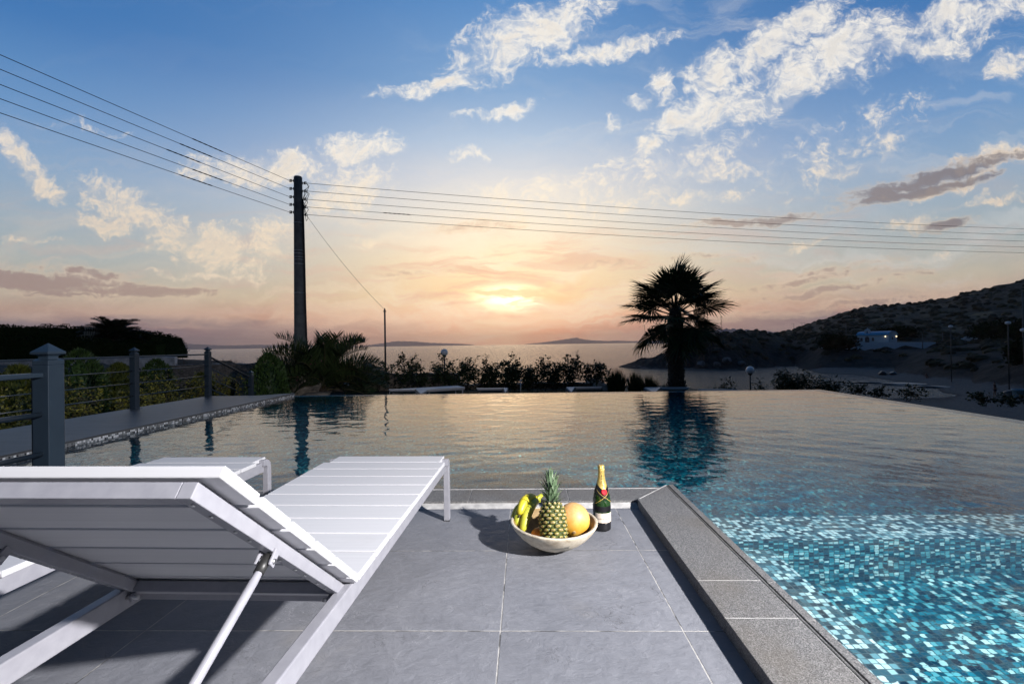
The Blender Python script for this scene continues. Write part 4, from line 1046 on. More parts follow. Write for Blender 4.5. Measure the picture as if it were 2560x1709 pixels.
# row of shrubs before the sea
row = [(-3.895, .682, .64), (-3.328, .371, .45), (-2.869, .573, .49), (-2.456, .303, .38), (-1.96, .503, .71), (-1.474, .157, .3), (-1.167, .511, .6), (-.682, .147, .3), (-.373, .613, .6), (.109, .174, .53), (.527, .525, .41), (.975, .369, .56), (1.576, .51, .64), (2.171, .296, .49), (2.62, .383, .41), (-5.491, .419, .75), (-4.95, .479, .8), (-5.97, .29, .4)]
row.sort()
desc = ['low leafy shrub under the right fronds of the bushy palm', 'round leafy shrub on the wall just left of the thin post', 'leafy shrub on the wall around the foot of the thin post', 'tall leafy shrub between the thin post and the globe lamp', 'short leafy shrub between the tall one and the globe lamp', 'leafy shrub directly in front of the globe lamp post', 'short leafy shrub just right of the globe lamp', 'broad dense leafy shrub second to the right of the globe lamp', 'small low shrub right of the broad dense one', 'leafy shrub with arching top above the second white lounger', 'small low shrub just left of the slender open shrub', 'slender open shrub with see-through top below the sunset', 'wide low shrub right of the slender open one', 'narrow tall shrub with a single tufted top in the sea wall row', 'leafy shrub right of the narrow tufted one', 'tall dense shrub above the third white lounger', 'leafy shrub between the third lounger and the grass clumps', 'small shrub beside the left grass clump at the end of the row']
for (x, zt, w_), dsc in zip(row, desc):
    big = zt > .3
    branchy_shrub(dsc, x, 15.65 + rng.normal(0, .12), -.6, zt + .05, max(.45, w_ * 1.05), L_DARK, 5 if w_ > .5 else 3,   .082, 1.75 if w_ > .45 else 1.3, 'shrubs along the sea wall', .62, bottom=.30)
# low dark undergrowth before the wall
b = MB()
for i in range(26):
    x = rng.uniform(-4.9, 3.0); y = rng.uniform(15.2, 16.0); leaf_cloud(b, shell(46, .30, .22, .20, (x, y, -.45 + rng.random() * .12)), .075, .2)
o = b.build('undergrowth', L_HEDGE); tag(o, 'low dark undergrowth along the foot of the stone wall', 'undergrowth', kind='stuff')

def conifer(label, x, y, z0, ztop, w_, mat, n=1500, group='clipped conifers behind the railing'):
    T = thing('conifer', label, 'conifer', (x, y, z0), 0, group); h = ztop - z0
    fo = MB(); 
    for i in range(n):
        u_ = rng.random() ** .8; prof = (1 - u_ ** 2.2) ** .6 * (.75 + .25 * min(1, u_ * 4)); a = rng.random() * 6.28
        lump = 1 + .16 * math.sin(3 * a + 7 * u_) + .1 * math.sin(7 * a - 11 * u_); r = w_ / 2 * prof * lump * rng.uniform(.55, 1.) ** .5
        c = np.array([r * math.cos(a), r * math.sin(a), u_ * h * .94]); d_ = np.array([math.cos(a) * .5, math.sin(a) * .5, 1.]) + rng.normal(0, .25, 3); d_ /= np.linalg.norm(d_)
        s_ = np.cross(d_, rng.normal(0, 1, 3)); s_ /= np.linalg.norm(s_); l = .10 * rng.uniform(.6, 1.3)
        fo.add([c, c + d_ * l * .5 + s_ * .012, c + d_ * l, c + d_ * l * .5 - s_ * .012], [(0, 1, 2, 3)])
        fo.add([c, c + d_ * l * .4 + s_ * .03 + d_ * .02, c + d_ * l * .8 + s_ * .02], [(0, 1, 2)])
    fo.lathe([(w_ * .5 * .62 * (1 - (k / 8) ** 2.2) ** .6 + .001, h * .86 * k / 8) for k in range(9)], 14)
    fo.build('foliage', mat, T)
    b = MB(); b.tube([(0, 0, -.02), (0, 0, h * .4)], .03, 8); b.build('trunk', WOOD, T)
conifer('tall dark conifer right behind the big post cap', -9.3, 9.5, -.6, 1.02, .95, L_CON, 2100)
conifer('yellowish conifer seen left of the big post between its rails', -8.95, 8.0, -.6, .74, .8, L_CONY, 1500)
conifer('dark conifer in front of the white wall, middle of the railing', -9.55, 10.0, -.6, .72, .80, L_CON, 1600)
conifer('yellow green conifer left of the middle railing post', -9.45, 10.6, -.6, .67, .85, L_CONY, 1700)
conifer('dark conifer between the second and third railing posts', -9.7, 12.0, -.6, .72, .95, L_CON, 1700)
conifer('small yellow conifer right of the third railing post', -8.6, 12.2, -.6, .32, .7, L_CONY, 1100)
conifer('broad dark rounded conifer between the stair rail and the bushy palm', -6.47, 11.6, -.6, .845, .98, L_CON, 3000, None)
def yellow_shrub(label, x, y, zt, w_):
    branchy_shrub(label, x, y, -.6, zt, w_, L_YEL, 6, .058, 1.9, 'yellow leafed shrubs behind the railing', .75, 'yellow_shrub', .15, .45)
for lab, x, y, zt, w_ in [('yellow leafed shrub at the left edge behind the thick rails', -7.55, 6.3, .42, 1.3), ('yellow leafed shrub seen right beside the big post', -7.7, 7.6, .44, 1.1), ('low yellow leafed shrub left of the middle railing post', -7.75, 8.5, .30, 1.4), ('yellow leafed shrub filling the gap right of the middle railing post', -7.75, 9.9, .49, 1.3), ('yellow leafed shrub just left of the third railing post', -7.7, 10.9, .40, 1.1), ('yellow leafed shrub under the sloping stair rail', -7.45, 11.6, .28, 1.0), ('low yellow leafed shrub in front of the dark conifer behind the rail', -7.2, 8.9, .10, 1.1)]:
    yellow_shrub(lab, x, y, zt, w_)
DEAD = noisy('dry_twigs', (.05, .038, .03), (.09, .07, .055), 20., .9)
for lab, x, y, zt, w_ in [('dry bare bush above the wall left of the third railing post', -14.1, 19.0, .62, 1.4), ('dry bare bush above the boundary wall beneath the sea horizon', -11.7, 18.0, .68, 1.7)]:
    T = thing('dry_bush', lab, 'bush', (x, y, -.7), 0, 'dry bushes above the wall'); b = MB()
    for i in range(170):
        a = rng.random() * 6.28; r_ = w_ / 2 * rng.random() ** .5; p0 = (rng.normal(0, .1), rng.normal(0, .1), .6); e = (r_ * math.cos(a), r_ * math.sin(a) * .6, (zt + .7) * (1 - .25 * (r_ / w_ * 2) ** 2) * rng.uniform(.75, 1.))
        mdl = (e[0] * .6 + rng.normal(0, .05), e[1] * .6, (e[2] + .5) * .52); b.tube([p0, mdl, e], [.009, .006, .002], 4, cap=False)
    b.build('twigs', DEAD, T)
# bougainvillea leaning over rocks
MAG, t, bb = material('magenta_bracts', (.16, .008, .07), .6)
T = thing('bougainvillea', 'dark bougainvillea with magenta flowers leaning over rocks left of the bushy palm', 'bougainvillea', (-6.75, 12.9, -.6))
b = MB()
for i in range(26):
    u_ = i / 25; c = (-.35 + .95 * u_ + rng.normal(0, .12), rng.normal(0, .15), .12 + .75 * u_ + .2 * math.sin(u_ * 3) + rng.normal(0, .07)); leaf_cloud(b, shell(48, .19, .19, .14, c), .06, .1)
b.build('foliage', L_DARK, T)
b = MB(); leaf_cloud(b, [(-.12 + rng.normal(0, .05), -.25, .36 + rng.normal(0, .04)) for k in range(14)] + [(.85 + rng.normal(0, .16), -.3, 1.18 + rng.normal(0, .05)) for k in range(16)] + [(.1 + rng.normal(0, .25), -.22, .60 + rng.normal(0, .12)) for k in range(26)], .042, 0, .3, .9); o = b.build('flowers', MAG, T); tag(o, kind='stuff')
b = MB()
for i in range(5): b.tube([(rng.normal(-.3, .08), 0, 0), (rng.normal(-.1, .1), 0, .4), (.1 + .15 * i, rng.normal(0, .1), .8 + .06 * i)], [.02, .014, .006], 6)
b.build('stems', WOOD, T)
def rock(name, label, loc, d, mat, group=None, seed=0, cat='rock', sub=3):
    bm = bmesh.new(); bmesh.ops.create_icosphere(bm, subdivisions=sub, radius=1); r = np.random.default_rng(seed)
    pl = [(Vector(r.normal(0, 1, 3)).normalized(), r.uniform(.55, .9)) for k in range(12)]; ph = r.random(6) * 6
    for v in bm.verts:
        p = v.co.copy()
        for n_, h_ in pl:
            e = p.dot(n_)
            if e > h_: p -= n_ * (e - h_) * .85
        p *= 1 + .05 * math.sin(5 * p.x + ph[0]) * math.sin(6 * p.y + ph[1]) + .04 * math.sin(11 * p.z + ph[2]) + r.normal(0, .012)
        v.co = Vector((p.x * d[0] / 2, p.y * d[1] / 2, p.z * d[2] / 2))
    me = bpy.data.meshes.new(name); bm.to_mesh(me); bm.free(); me.materials.append(mat)
    o = bpy.data.objects.new(name, me); o.location = loc; o.rotation_euler = (0, 0, r.random() * 6); link(o); return tag(o, label, cat, group)
BROCK = noisy('brown_rock', (.10, .085, .07), (.22, .19, .165), 4., .9, .7, 14., .05)
rock('rock', 'brownish rock under the bougainvillea, upper one beside the palm', (-6.25, 13.1, -.18), (.9, .7, .9), BROCK, 'rocks beside the bushy palm', 3)
rock('rock', 'brownish rock at the foot of the bushy palm behind the deck corner', (-5.75, 12.7, -.5), (1.0, .7, .6), BROCK, 'rocks beside the bushy palm', 8)
# grass clumps
def grass_clump(label, x, y, z0, zt, w_, n=420):
    T = thing('grass_clump', label, 'ornamental grass', (x, y, z0), 0, 'tall grass clumps left of the palm'); b = MB()
    for i in range(n):
        a = rng.random() * 6.28; r_ = w_ / 2 * rng.random() ** .6; l = (zt - z0) * rng.uniform(.62, 1.08) * (1 - .3 * (r_ / w_ * 2) ** 2); bx_, by_ = r_ * .55 * math.cos(a), r_ * .55 * math.sin(a); tx, ty = r_ * 1.15 * math.cos(a) + rng.normal(0, .03), r_ * 1.15 * math.sin(a)
        w2 = .007; b.add([(bx_ - w2, by_, 0), (bx_ + w2, by_, 0), (bx_ * .6 + tx * .4 + w2, by_ * .6 + ty * .4, l * .6), (bx_ * .6 + tx * .4 - w2, by_ * .6 + ty * .4, l * .6), (tx, ty, l)], [(0, 1, 2, 3), (3, 2, 4)])
    b.build('blades', L_MID, T)
grass_clump('tall grass clump, leftmost and largest, behind the third white lounger', 2.52, 13.0, -.6, .27, .58, 700)
grass_clump('tall grass clump between its two neighbours, left of the palm', 3.06, 13.05, -.6, .17, .46, 520)
grass_clump('small loose grass clump nearest to the palm trunk', 3.45, 13.0, -.6, .09, .50, 330)
grass_clump('thin spiky grass tuft at the foot of the palm trunk', 3.72, 12.6, -.6, -.1, .34, 90)
branchy_shrub('small dark shrub between the palm trunk and the flowering shrub', 5.75, 13.5, -1.0, -.20, .45, L_DARK, 4, .065, 1.0)
# flowering shrub
T = thing('flowering_shrub', 'wide dark green shrub dotted with white flowers at the right pool corner', 'flowering shrub', (7.55, 13.0, -1.05))
st = MB(); fo = MB(); fl_ = MB()
for i in range(34):
    tx = rng.uniform(-1.15, 1.35); ht = (1.02 - .30 * abs(tx + .1) ** 1.5) * rng.uniform(.75, 1.05) + .1
    pts = [(tx * .3, rng.normal(0, .2), 0), (tx * .7, rng.normal(0, .25), ht * .55), (tx, rng.normal(0, .3), ht)]; st.tube(pts, [.014, .010, .004], 5, cap=False)
    for k in range(9):
        u_ = .3 + .7 * (k + rng.random()) / 9; p = np.array(pts[1]) * (1 - max(0, u_ - .5) * 2) + np.array(pts[2]) * max(0, u_ - .5) * 2 if u_ > .5 else np.array(pts[0]) * (1 - u_ * 2) + np.array(pts[1]) * u_ * 2
        leaf_cloud(fo, p + rng.normal(0, .085, (20, 3)), .095, .35, .4, .28)
    if rng.random() < .6: leaf_cloud(fl_, np.array(pts[2]) + rng.normal(0, .05, (7, 3)), .032, .2, .3, .9)
WFL, _, _ = material('white_petals', (.42, .40, .38), .6)
st.build('stems', WOOD, T); fo.build('foliage', L_MID, T); o = fl_.build('flowers', WFL, T); tag(o, kind='stuff')

# ------------------------------------------------------------------ palms
FAN = leafmat('fan_palm_leaf', (.012, .022, .008), (.035, .060, .018), .45); PETI = noisy('petiole', (.05, .045, .02), (.10, .085, .035), 10., .6); DEADP = leafmat('dead_palm_leaf', (.09, .065, .03), (.20, .15, .07))
def fan_frond(pet, Rf, nb=34, droop=.35, seed=0):
    r = np.random.default_rng(seed); mb = MB()
    mb.tube([(0, 0, 0), (pet * .5, 0, .02), (pet, 0, 0)], [.020, .014, .010], 6, 1, cap=False)
    for i in range(nb):
        a = R(-128 + 256 * i / (nb - 1)) + r.normal(0, .02); L = Rf * (.78 + .22 * math.cos(a * .8)) * r.uniform(.9, 1.05)
        d_ = np.array([math.cos(a), math.sin(a), 0]); s_ = np.array([-math.sin(a), math.cos(a), 0]); da = 2 * math.pi * .72 / nb
        rows = []
        for k, u_ in enumerate((0, .3, .55, .78, 1.)):
            wd = (da * L * u_ * .5) if u_ <= .55 else da * L * .55 * .5 * (1 - (u_ - .55) / .45) ** .8 + .0012
            z = -droop * L * max(0, u_ - .35) ** 1.8 * r.uniform(.6, 1.5) + .12 * L * abs(math.sin(a * .5)) * u_
            c = d_ * L * u_ + np.array([pet, 0, z]); rows += [c - s_ * wd, c + np.array([0, 0, -wd * .5]), c + s_ * wd]
        fs = []
        for k in range(4):
            for j in (0, 1): fs.append((k * 3 + j, k * 3 + j + 1, k * 3 + 4 + j, k * 3 + 3 + j))
        mb.add(rows, fs)
    return mb
T = thing('fan_palm', 'tall fan palm with thick shaggy trunk silhouetted right of the sunset', 'palm tree', (4.02, 12.5, -.62))
tb = MB(); Ht = 2.24
prof_ = [(.235, 0), (.225, .25), (.20, .6), (.185, 1.2), (.18, 1.8), (.185, 2.05), (.16, Ht + .1), (.05, Ht + .3)]
tb.lathe(prof_, 22)
for i in range(300):      # old leaf bases
    u_ = i / 300; z = u_ * Ht; a = i * 2.39996 + rng.normal(0, .1); r_ = np.interp(z, [p_[1] for p_ in prof_], [p_[0] for p_ in prof_]) - .01
    d_ = Vector((math.cos(a), math.sin(a), 0)); s_ = Vector((-math.sin(a), math.cos(a), 0)); w_ = rng.uniform(.03, .05); l = rng.uniform(.05, .11); o_ = rng.uniform(.015, .045) * (1.25 if z < .5 else 1)
    p = d_ * r_ + Vector((0, 0, z)); tb.add([p - s_ * w_, p + s_ * w_, p + s_ * w_ * .5 + d_ * o_ + Vector((0, 0, l)), p - s_ * w_ * .5 + d_ * o_ + Vector((0, 0, l)), p + d_ * (o_ + .012) + Vector((0, 0, l * .55))], [(0, 1, 4), (1, 2, 4), (2, 3, 4), (3, 0, 4)])
PTR = noisy('palm_trunk', (.014, .009, .007), (.040, .028, .020), 10., .95, .6)
tb.build('trunk', PTR, T)
vars_ = [fan_frond(.80, .78, 34, .38, s).build('frond', [FAN, PETI], T) for s in range(4)]
cr = Vector((0, 0, Ht + .12)); nF = 46
for i in range(nF):
    u_ = i / (nF - 1); elv = R(84 - 134 * u_ ** .95 + rng.normal(0, 7)); azm = i * 2.39996 + rng.normal(0, .15)
    o = vars_[i] if i < 4 else vars_[i % 4].copy()
    if i >= 4: link(o, T)
    sc_ = rng.uniform(.82, 1.10) * (1.0 - .12 * max(0, u_ - .75) * 4)
    m4 = Matrix.Rotation(azm, 4, 'Z') @ Matrix.Rotation(-elv, 4, 'Y') @ Matrix.Rotation(rng.normal(0, .35), 4, 'X')
    o.matrix_local = Matrix.Translation(cr + Vector((0, 0, -.20 * u_))) @ m4 @ Matrix.Scale(sc_, 4)
b = MB()
for i in range(16):        # dry strands hanging from the crown
    a = rng.random() * 6.28; r_ = rng.uniform(.5, 1.3); z = Ht - rng.uniform(-.1, .45); l = rng.uniform(.25, .75); p = Vector((r_ * math.cos(a), r_ * math.sin(a), z)); b.tube([p, p + Vector((.02, 0, -l * .5)), p + Vector((rng.normal(0, .02), 0, -l))], [.005, .004, .003], 4, cap=False)
    leaf_cloud(b, [tuple(p + Vector((rng.normal(0, .05), rng.normal(0, .05), -.05 * k))) for k in range(8)], .09, -.8, .4, .12)
o = b.build('dead_strands', DEADP, T); tag(o, kind='stuff')

FEA = leafmat('feather_palm_leaf', (.014, .026, .010), (.045, .070, .024), .45)
def feather(L, seed, elv, nl=34, lf=.36):
    r = np.random.default_rng(seed); mb = MB(); pts = []; p = np.zeros(3); e = elv
    for k in range(15): pts.append(p.copy()); p = p + np.array([math.cos(e), 0, math.sin(e)]) * L / 14; e -= .055 + .085 * k / 14
    mb.tube(pts, [.022 * (1 - .85 * k / 14) + .002 for k in range(15)], 6, 1, cap=False)
    for i in range(nl):
        u_ = .16 + .84 * (i + .5) / nl; f = u_ * 14; i0 = min(13, int(f)); c = pts[i0] * (1 - f + i0) + pts[i0 + 1] * (f - i0); t_ = pts[i0 + 1] - pts[i0]; t_ /= np.linalg.norm(t_)
        for s in (-1, 1):
            up_ = np.cross(t_, np.array([0, 1., 0])) * -1; up_ = up_ if up_[2] > 0 else -up_
            d_ = t_ * .62 + np.array([0, s * .72, 0]) + up_ * r.uniform(.5, .95) + r.normal(0, .06, 3); d_ /= np.linalg.norm(d_); l = lf * math.sin(math.pi * (.12 + .80 * u_)) ** .6 * r.uniform(.85, 1.1)
            w2 = np.cross(d_, up_); w2 = w2 / (np.linalg.norm(w2) + 1e-9) * .014
            m_ = c + d_ * l * .55; tip = c + d_ * l + np.array([0, 0, -.03 * l])
            mb.add([c - w2 * .6, c + w2 * .6, m_ + w2, tip, m_ - w2], [(0, 1, 2, 4), (4, 2, 3)])
    return mb
T = thing('feather_palm', 'low bushy palm with arching feather fronds in front of the utility pole', 'palm tree', (-5.92, 13.5, -.62))
b = MB()
for k in range(9): a = k * 2.4; b.tube([(.10 * math.cos(a), .10 * math.sin(a), 0), (.10 * math.cos(a), .10 * math.sin(a), .25), (.22 * math.cos(a), .22 * math.sin(a), .62)], [.07, .055, .03], 8)
b.lathe([(.16, 0), (.15, .3), (.06, .5)], 14); b.build('trunk', PTR, T)
fv = []
for i in range(56):
    u_ = (i + .5) / 56; e0 = R(82 - 66 * u_ + rng.normal(0, 5))
    fr_ = feather(rng.uniform(1.75, 2.15) * (1 - .10 * u_), 100 + i, e0, 44, .54).build('frond', [FEA, PETI], T)
    fr_.location = (rng.normal(0, .05), rng.normal(0, .05), .42 - .12 * u_); fr_.rotation_euler = (rng.normal(0, .12), 0, i * 2.39996 + rng.normal(0, .2))

# ------------------------------------------------------------------ hedges, cycad and the raised garden on the left
def hedge(label, pts, zb, w_, n, leaf=.11):
    """clipped hedge: dense leaves on the faces of a box that follows a line; pts carry the top height"""
    mb = MB(); P_ = [Vector(p) for p in pts]
    for a, b_ in zip(P_, P_[1:]):
        d_ = (b_ - a); d_.z = 0; L = d_.length; d_.normalize(); s_ = Vector((-d_.y, d_.x, 0)) * (w_ / 2 * .93)
        aa, bb_ = a - Vector((0, 0, .06)), b_ - Vector((0, 0, .06))
        lo_a, lo_b = Vector((a.x, a.y, zb)), Vector((b_.x, b_.y, zb))
        mb.add([lo_a - s_, lo_b - s_, bb_ - s_, aa - s_, lo_a + s_, lo_b + s_, bb_ + s_, aa + s_], [(0, 1, 2, 3), (5, 4, 7, 6), (3, 2, 6, 7), (4, 0, 3, 7), (1, 5, 6, 2)])
        k = int(n * L / sum((q1 - q0).length for q0, q1 in zip(P_, P_[1:])))
        cs = []
        for i in range(k):
            u_ = rng.random(); p = a.lerp(b_, u_); f = rng.random(); bump_ = .05 * math.sin(p.x * 2.1) + .04 * math.sin(p.x * 5.3)
            if f < .42: q_ = p + s_ * rng.uniform(-1.08, 1.08); q_.z = p.z + bump_ + rng.normal(0, .035)
            else:
                q_ = p + s_ * (rng.normal(1.04, .03) * (-1 if f < .85 else 1)); q_.z = zb + (p.z - zb) * rng.random()
            cs.append(tuple(q_))
        leaf_cloud(mb, cs, leaf, .35, .4, .55)
    o = mb.build('hedge', L_HEDGE); return tag(o, label, 'hedge', 'clipped hedges of the raised garden')
hedge('lower dark clipped hedge above the white plaster wall, reaching to the sea view', [(-38, 19.6, 1.75), (-24, 23.2, 1.62), (-19.9, 25.0, 1.27)], .0, 1.6, 9000)
hedge('higher dark hedge at the left edge of the picture on the raised garden', [(-42, 23, 2.55), (-33, 27, 2.52), (-27.3, 29.5, 2.36)], .4, 2.2, 7000)
hedge('sloping dark hedge running down right of the spiky cycad', [(-25.5, 28.5, 2.25), (-22.2, 28.2, 1.75), (-21.6, 27.9, .95)], .4, 2.0, 4200)
CYC = leafmat('cycad_leaf', (.006, .010, .005), (.016, .024, .010))
T = thing('cycad', 'dark spiky cycad standing on the raised garden above the hedge', 'cycad', (-24.0, 26.6, .9))
b = MB(); b.lathe([(.3, 0), (.28, .6), (.1, .9)], 12); b.build('trunk', PTR, T)
for i in range(48):
    u_ = (i + .5) / 48
    fr_ = feather(rng.uniform(1.5, 1.9), 300 + i, R(82 - 64 * u_), 46, .26)
    fr_ = fr_.build('frond', CYC, T); fr_.location = (0, 0, .55); fr_.scale = (1, 2.0, 1.05); fr_.rotation_euler = (0, 0, i * 2.39996)
T = thing('agave', 'spiky leaves sticking up over the hedge at the far left', 'agave', (-33.6, 27.4, 2.15)); b = MB()
for i in range(26):
    a = i * 2.4; l = rng.uniform(.5, .75); e = R(rng.uniform(25, 80)); d_ = Vector((math.cos(a) * math.cos(e), math.sin(a) * math.cos(e), math.sin(e))); s_ = Vector((-math.sin(a), math.cos(a), 0)) * .03; b.add([s_, -s_, d_ * l * .5 - s_ * .8, d_ * l, d_ * l * .5 + s_ * .8], [(0, 1, 2, 4), (4, 2, 3)])
b.build('leaves', CYC, T)
WOODF = noisy('dark_wood', (.02, .014, .011), (.04, .03, .024), 10., .7)
for lab, x, rz_ in [('dark wooden deck chair on top of the hedge line, left of its pair', -30.95, .15), ('dark wooden deck chair on top of the hedge line, right of its pair', -29.75, .3)]:
    T = thing('deck_chair', lab, 'deck chair', (x, 28.6, 2.02), rz_, 'deck chairs on the raised garden'); b = MB()
    for s in (-.3, .3): b.bar((-.55, s, .32), (.55, s, .36), .05, .05); b.bar((-.5, s, 0), (-.5, s, .34), .05, .05); b.bar((.45, s, 0), (.45, s, .36), .05, .05)
    b.build('frame', WOODF, T)
    b = MB()
    for k in range(7): b.box((-.5 + .13 * k, 0, .365 + .004 * k), (.09, .62, .02))
    b.build('seat', WOODF, T)
    b = MB()
    for k in range(5): b.bar((.35 + .09 * k, -.31, .40 + .06 * k), (.35 + .09 * k, .31, .40 + .06 * k), .08, .025)
    b.build('backrest', WOODF, T)
T = thing('garden_chair', 'pale plastic garden chair half hidden under the cycad', 'chair', (-24.4, 25.4, 1.40), .4); CH, _, _ = material('pale_plastic', (.16, .17, .15), .5)
b = MB(); b.box((0, 0, .40), (.45, .42, .03)); b.build('seat', CH, T)
b = MB()
for k in range(5): b.bar((-.2 + .1 * k, .20, .42), (-.2 + .1 * k, .30, .84), .06, .02, (0, 1, 0))
b.bar((-.24, .30, .84), (.24, .30, .84), .03, .06); b.build('backrest', CH, T)
for sx in (-.19, .19):
    for sy in (-.17, .17): b = MB(); b.bar((sx, sy, 0), (sx, sy, .39), .035, .035); b.build('leg', CH, T)
# ------------------------------------------------------------------ the bay on the right: knoll, beach, slope, hill
S_ = -6.4
prof = {
 4:   [(14, -1.9), (24, -3.2), (36, -6.6), (60, -8), (700, -9)],
 10.2:[(14, -1.7), (24, -3.0), (36, -6.6), (60, -8), (130, -9), (700, -9)],
 11.4:[(14, -1.7), (24, -2.9), (36, -6.6), (60, -8), (132, -8), (144, -6.5), (147, -6.2), (151, -6.7), (165, -9), (700, -9)],
 13.8:[(14, -1.6), (24, -2.9), (36, -6.6), (60, -8), (128, -8), (133.5, -6.4), (139, -4.9), (146, -4.1), (158, -6.8), (180, -9), (700, -9)],
 15.6:[(14, -1.5), (24, -2.9), (36, -6.6), (60, -8), (129, -7), (134, -6.3), (140, -4.2), (148, -3.5), (163, -6.5), (190, -9), (700, -9)],
 18.25:[(14, -1.5), (24, -2.9), (36, -6.6), (60, -8), (128, -7), (133.5, -6.2), (139, -2.8), (148, -.7), (166, -4), (195, -9), (700, -9)],
 20.2:[(14, -1.5), (24, -2.9), (36, -6.6), (60, -8), (126, -7), (131, -6.1), (138, -2.0), (153, 1.95), (180, -3), (210, -9), (700, -9)],
 21.7:[(14, -1.5), (24, -2.9), (36, -6.6), (60, -8), (125, -7), (130, -6.1), (138, -1.8), (157, 2.8), (190, -1), (240, -8), (700, -9)],
 24.2:[(14, -1.5), (24, -2.9), (38, -6.6), (60, -8), (126, -7), (131, -6.1), (140, -1.8), (161, 3.4), (200, 1), (270, -2), (330, -8), (700, -9)],
 26.1:[(14, -1.5), (24, -2.9), (42, -6.6), (62, -7.6), (136, -7), (143, -6.1), (151, -2.0), (168, 4.4), (205, 2.2), (280, 1), (340, -5), (700, -9)],
 27.8:[(14, -1.45), (24, -2.9), (46, -6.5), (64, -7.4), (142, -7), (150, -6.1), (158, -2.4), (172, 2.8), (215, 2.0), (290, 4.2), (325, 4.6), (420, 0), (700, -9)],
 29.8:[(14, -1.45), (22, -2.6), (48, -6.5), (66, -7.2), (150, -6.8), (158, -6.1), (166, -3.2), (182, -.4), (225, 2.2), (290, 6.0), (330, 7.2), (450, 3), (700, -5)],
 32:  [(14, -1.4), (22, -2.5), (50, -6.5), (66, -7), (112, -6.7), (124, -6.3), (136, -5.9), (148, -2.2), (156, -.7), (200, 2.2), (280, 9.2), (330, 12.1), (460, 10), (700, 4)],
 34:  [(14, -1.4), (20.5, -1.5), (30, -4), (60, -6.3), (70, -6.7), (117, -6.7), (122, -6.3), (135, -5.9), (147, -2.2), (155, -1.9), (156.2, -.25), (176, .1), (210, 3), (275, 11), (330, 16.1), (470, 17), (700, 14)],
 35.5:[(14, -1.4), (20.5, -1.45), (30, -4), (60, -6.2), (72.5, -6.4), (76, -6.7), (112, -6.7), (118, -6.3), (135.5, -5.9), (147.5, -2.2), (156.9, -1.9), (158.2, -.15), (178, .2), (213, 3.6), (275, 12), (330, 18.4), (470, 20), (700, 18)],
 36.4:[(14, -1.4), (20.5, -1.4), (30, -4), (60, -6.2), (73.5, -6.4), (77, -6.7), (106, -6.7), (111, -6.3), (136, -5.9), (148, -2.2), (158.6, -1.9), (159.8, -.1), (180, .25), (216, 4), (275, 12.6), (330, 19.5), (470, 21), (700, 20)],
 37.8:[(14, -1.4), (20.5, -1.4), (30, -4), (60, -6.2), (75, -6.4), (79, -6.7), (100, -6.7), (106, -6.3), (136.5, -5.9), (149, -2.3), (161.2, -1.8), (162.6, -.2), (182, .25), (218, 4.4), (276, 12.8), (330, 19.2), (470, 20.5), (700, 20)],
 39.9:[(14, -1.4), (20.5, -1.4), (30, -4), (58, -6.15), (77, -6.4), (81, -6.65), (92, -6.65), (98, -6.3), (113, -5.9), (128, -3.6), (150, -2.3), (166, -1.8), (167.6, -.4), (172, -.3), (186, .2), (222, 4.8), (280, 13.2), (335, 20), (470, 22), (700, 22)],
 41.5:[(14, -1.4), (20.5, -1.4), (30, -4), (56, -6.1), (79.5, -6.4), (81, -6.5), (83, -6.5), (85, -6.35), (105, -5.9), (122, -3.2), (146, -1.3), (165, -.5), (190, .2), (228, 5.6), (285, 14.5), (340, 21.3), (470, 24), (700, 24)],
 43.1:[(14, -1.4), (20.5, -1.4), (30, -4), (56, -6.05), (82, -6.2), (103, -5.8), (118, -3.2), (140, -1.3), (165, -.5), (192, .2), (230, 6.2), (290, 16.5), (345, 24.3), (480, 28), (700, 28)],
 44.5:[(14, -1.4), (20.5, -1.4), (30, -4), (54, -6.0), (82, -6.05), (95, -5.7), (108, -3.4), (130, -1.2), (165, -.4), (194, .3), (232, 7), (295, 18.6), (350, 27.2), (490, 32), (700, 32)],
 46.2:[(14, -1.4), (20.5, -1.4), (30, -4), (54, -6.0), (80, -6.0), (90, -5.7), (102, -3.4), (125, -1.0), (165, -.2), (196, .5), (235, 7.8), (300, 20.5), (355, 29.9), (490, 36), (700, 36)],
 52:  [(14, -1.4), (20.5, -1.4), (30, -4), (52, -5.9), (70, -5.8), (84, -4.5), (105, -1.4), (165, 1), (200, 3), (300, 24), (380, 36), (700, 44)],
 75:  [(14, -1.4), (20.5, -1.4), (40, -3), (80, 0), (200, 8), (400, 30), (700, 40)]}
azk = sorted(prof)
rs = np.unique(np.concatenate([np.linspace(14, 60, 60), np.linspace(60, 125, 110), np.linspace(125, 190, 120), np.linspace(190, 380, 90), np.linspace(380, 700, 20)]))
azs = np.unique(np.concatenate([np.linspace(4, 10, 10), np.linspace(10, 48, 330), np.linspace(48, 75, 40)]))
tab = np.array([np.interp(rs, [p_[0] for p_ in prof[a]], [p_[1] for p_ in prof[a]]) for a in azk])
HZ = np.array([[np.interp(a, azk, tab[:, j]) for j in range(len(rs))] for a in azs])
A_, RR_ = np.meshgrid(np.radians(azs), rs, indexing='ij'); X_ = RR_ * np.sin(A_); Y_ = RR_ * np.cos(A_)
def fbm(x, y, s, oct_=5, seed=0):
    r = np.random.default_rng(seed); o = np.zeros_like(x); a = 1.
    for k in range(oct_):
        for j in range(3):
            th = r.random() * 6.28; o += a / 3 * np.sin((x * math.cos(th) + y * math.sin(th)) / s * 6.28 + r.random() * 6.28 + 1.4 * np.sin((x * math.sin(th) - y * math.cos(th)) / s * 4.1 + r.random() * 6))
        a *= .55; s *= .47
    return o
steep = np.clip((HZ + 6.25) / 1.2, 0, 1)
